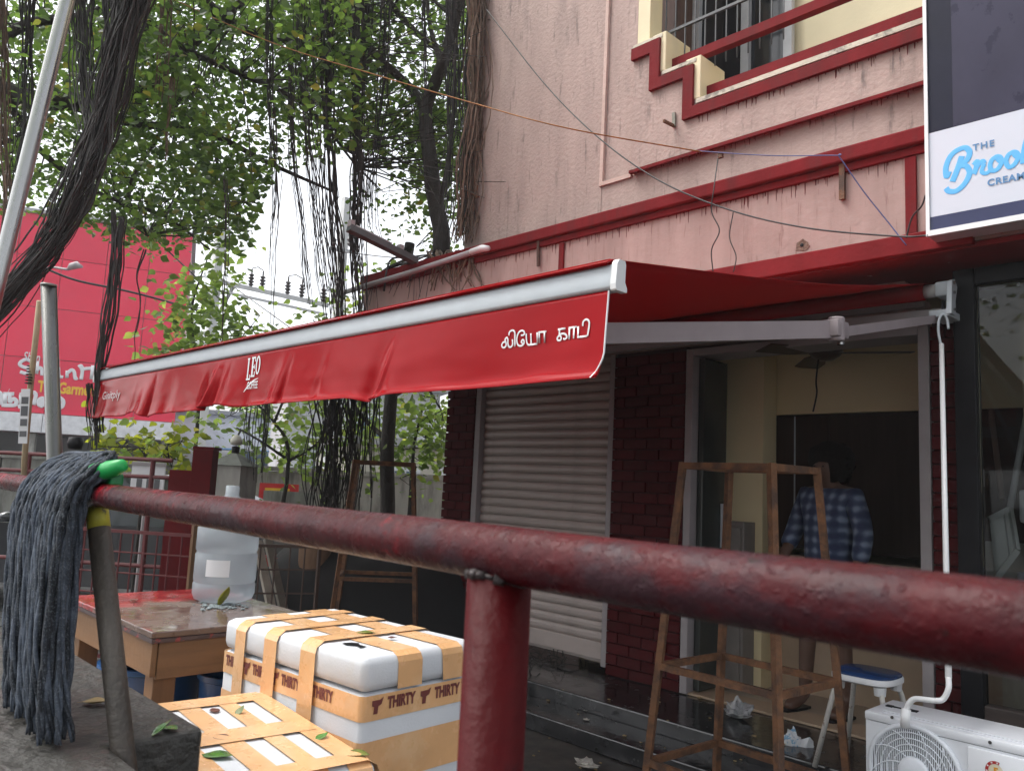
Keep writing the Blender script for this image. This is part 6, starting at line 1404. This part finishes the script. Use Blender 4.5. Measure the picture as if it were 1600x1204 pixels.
# ---- fallen leaves
def fallen(label, c, size, rz, tilt, mat, curl=.25):
    g = G()
    def fn(u_, v_):
        y = v_-.5; w_ = .36*math.sin(math.pi*min(1, max(0, v_*.96+.03)))**.8*(1-.25*v_); x = (u_-.5)*2*w_
        return (x*size, y*size, size*(curl*(x*x*2.2+.35*y*y)+.05*math.sin(v_*7+u_*2)*curl))
    size *= .8; g.grid(fn, 4, 8); T_ = Matrix.Translation(Vector(c)) @ Matrix.Rotation(rz, 4, 'Z') @ Matrix.Rotation(tilt, 4, 'X')
    g.tube([(0, -.5*size, size*curl*.09), (0, -.72*size, size*.03)], size*.012, 5)
    g.v = [tuple(T_ @ Vector(v)) for v in g.v]; o = g.build('fallen_leaf', mat, None, smooth=True); mo = o.modifiers.new('thick', 'SOLIDIFY'); mo.thickness = .0006
    return tag(o, label, 'leaf', 'fallen leaves')
lg = M('wet_green_leaf', (.075, .20, .03), .25, .35, 30, coat=.4); ly = M('yellow_green_fallen_leaf', (.30, .30, .03), .35, .3, 30); lb_ = M('brown_fallen_leaf', (.13, .045, .03), .4, .3, 30); lt_ = M('tan_fallen_leaf', (.30, .21, .09), .6, .3, 30); lo = M('olive_fallen_leaf', (.13, .16, .03), .4, .3, 30)
zl = .634
fallen('wet green leaf lying on the low foam box near the concrete block', onz(340, 1180, zl), .10, R(-60), .1, lg, .3)
fallen('reddish brown leaf in the middle of the low foam box lid', onz(347, 1152, zl), .075, R(-75), 0, lb_)
fallen('small brown leaf at the back of the low foam box lid', onz(335, 1109, zl), .055, R(80), 0, lb_)
fallen('small curled olive leaf against the tall foam box', onz(375, 1110, zl+.006), .045, R(20), .7, lo, .5)
fallen('torn yellow green leaf at the right corner of the low foam box', onz(556, 1178, zl), .10, R(-70), .1, lo, .3)
fallen('tiny green leaf at the foot of the tall foam box', onz(503, 1150, zl+.004), .05, R(10), .3, lg, .4)
fallen('green curled leaf on the lid of the tall foam box', onz(572, 989, .826), .075, R(-50), .1, lo, .45)
fallen('brown crumb of a leaf on the lid of the tall foam box', onz(613, 996, .826), .035, R(-40), .1, lb_, .5)
fallen('yellow green leaf leaning on the foot of the water bottle', np.array([-3.325, 1.582, .782]), .115, R(-65), R(62), ly, .15)
fallen('brown curled leaf on the red part of the table top', onz(210, 938, .745), .06, R(40), .1, lb_, .6)
fallen('tan dry leaf on top of the concrete block', onz(150, 1097, .786), .075, R(-50), .1, lt_, .5)
fallen('olive leaf under the tail of the mop on the block', onz(85, 1135, .784), .09, R(-70), 0, lo, .15)
fallen('bright green leaf standing on the edge of the concrete block', onz(253, 1138, .79), .06, R(-15), R(40), lg, .5)
fallen('dark green leaf flat beside the bright leaf on the block edge', onz(266, 1137, .785), .055, R(-80), .1, lg, .3)
fallen('olive leaf on the lid of the small foam box by the steel post', onz(118, 1072, .406), .09, R(-70), .1, lo, .3)
gv = G(); q = random.Random(8)
for k in range(90):
    c = onz(345+q.gauss(0, 16), 947+q.gauss(0, 3.2), .7415); s_ = q.uniform(.003, .009); gv.box(c+[-s_, -s_, 0], c+[s_, s_*.7, s_*.6])
stuff(tag(gv.build('grey_chips', M('blue_grey_chips', (.22, .26, .27), .7)), 'blue grey chips spilled in front of the water bottle', 'chips'))
# ---- litter on the step and floor
def crumple(name, label, cat, c, size, mat, seed, flat=.55, n=14):
    g = G(); g.lathe([(.0, -.5)]+[(.5*math.sin(math.pi*i/n), -.5*math.cos(math.pi*i/n)) for i in range(1, n)]+[(.0, .5)], (0, 0, 0), 18)
    vs = []
    for x, y, z in g.v:
        k = 1+.75*mnoise.noise((x*3.1+seed, y*3.1, z*3.1))+.35*mnoise.noise((x*8+seed, y*8, z*8)); vs.append((c[0]+x*size*k, c[1]+y*size*k*.8, c[2]+max(-.02*size, (z+.45)*size*flat*k)))
    g.v = vs; return tag(g.build(name, mat), label, cat, 'litter on the wet step')
clear = M('crumpled_clear_plastic', (.55, .56, .57), .2, .3, 20, trans=.35); grey_p = M('dirty_grey_plastic', (.42, .39, .36), .4, .4, 16, trans=.2); paper = M('pale_wet_paper', (.46, .44, .40), .6, .3, 20)
crumple('plastic_bag', 'crumpled clear plastic bag on the step before the doorway', 'plastic bag', onz(1152, 1120, 0), .15, clear, 1)
crumple('plastic_bag', 'dirty grey plastic bag between the legs of the rusty stand', 'plastic bag', onz(1070, 1168, -.19), .17, grey_p, 5)
crumple('plastic_bag', 'small crumpled wrapper just behind the dirty grey bag', 'wrapper', onz(1118, 1182, -.19), .11, grey_p, 9)
crumple('paper_scrap', 'folded pale paper at the bottom edge left of the stand', 'paper', onz(915, 1196, -.19), .12, paper, 13, .25)
for x, y, lab, z in ((1020, 1157, 'brown paper scrap on the step edge beside the stand', -.19), (917, 1110, 'small white scrap on the lower step', -.09), (916, 1124, 'white scrap near the front of the lower step', -.09), (1237, 1096, 'pale scrap near the man and the plastic bag', 0)):
    crumple('paper_scrap', lab, 'paper', onz(x, y, z), .045, lt_ if 'brown' in lab else paper, x, .2, 6)
pkt = crumple('milk_packet', 'crumpled white and blue packet at the bottom edge before the stool', 'packet', onz(1245, 1198, -.12), .17, M('white_and_blue_packet', (.66, .68, .70), .3, .1, 9, dirt=(.05, .28, .48), dscale=9, dlo=.55, dhi=.57), 21, .9)
g = G(); q = random.Random(2)
for k in range(26):
    c = onz(855+q.gauss(0, 22), 1030+q.gauss(0, 7), .0); a = q.uniform(0, 6.28); L_ = q.uniform(.05, .22)
    g.tube(spline([c+[0, 0, .01], c+[L_*.5*math.cos(a), L_*.3*math.sin(a), q.uniform(.02, .10)], c+[L_*math.cos(a+.4), L_*.6*math.sin(a+.4), .01]], 4), q.uniform(.002, .005), 4)
stuff(tag(g.build('twig_litter', bark), 'dark twigs and broken roots heaped at the foot of the shutter', 'twigs'))
g = G()
for k in range(40):
    c = onz(q.uniform(830, 1240), q.uniform(1060, 1200), 0); zf = -.196 if c[1] < 3.78 else (-.088 if c[1] < 4.09 else .0); c = onz(*[800, 800], 0)*0 + np.array([c[0], c[1], zf]); s_ = q.uniform(.004, .012)
    g.box(c+[-s_, -s_*.6, 0], c+[s_, s_*.6, s_*.5])
stuff(tag(g.build('litter', lt_), 'small bits of litter and leaf scattered over the wet dark step', 'litter'))

# ------------------------------------------------------------------ damp air
hz = G().box((-410, -410, -1.3), (410, 410, 11.5)).build('haze', None); hz['kind'] = 'stuff'
m = bpy.data.materials.new('damp_air'); m.use_nodes = True; N, L = m.node_tree.nodes, m.node_tree.links; N.clear()
out = N.new('ShaderNodeOutputMaterial'); pv = N.new('ShaderNodeVolumePrincipled'); pv.inputs['Color'].default_value = (.93, .95, .97, 1); pv.inputs['Density'].default_value = .002
L.new(pv.outputs[0], out.inputs['Volume']); hz.data.materials.clear(); hz.data.materials.append(m)
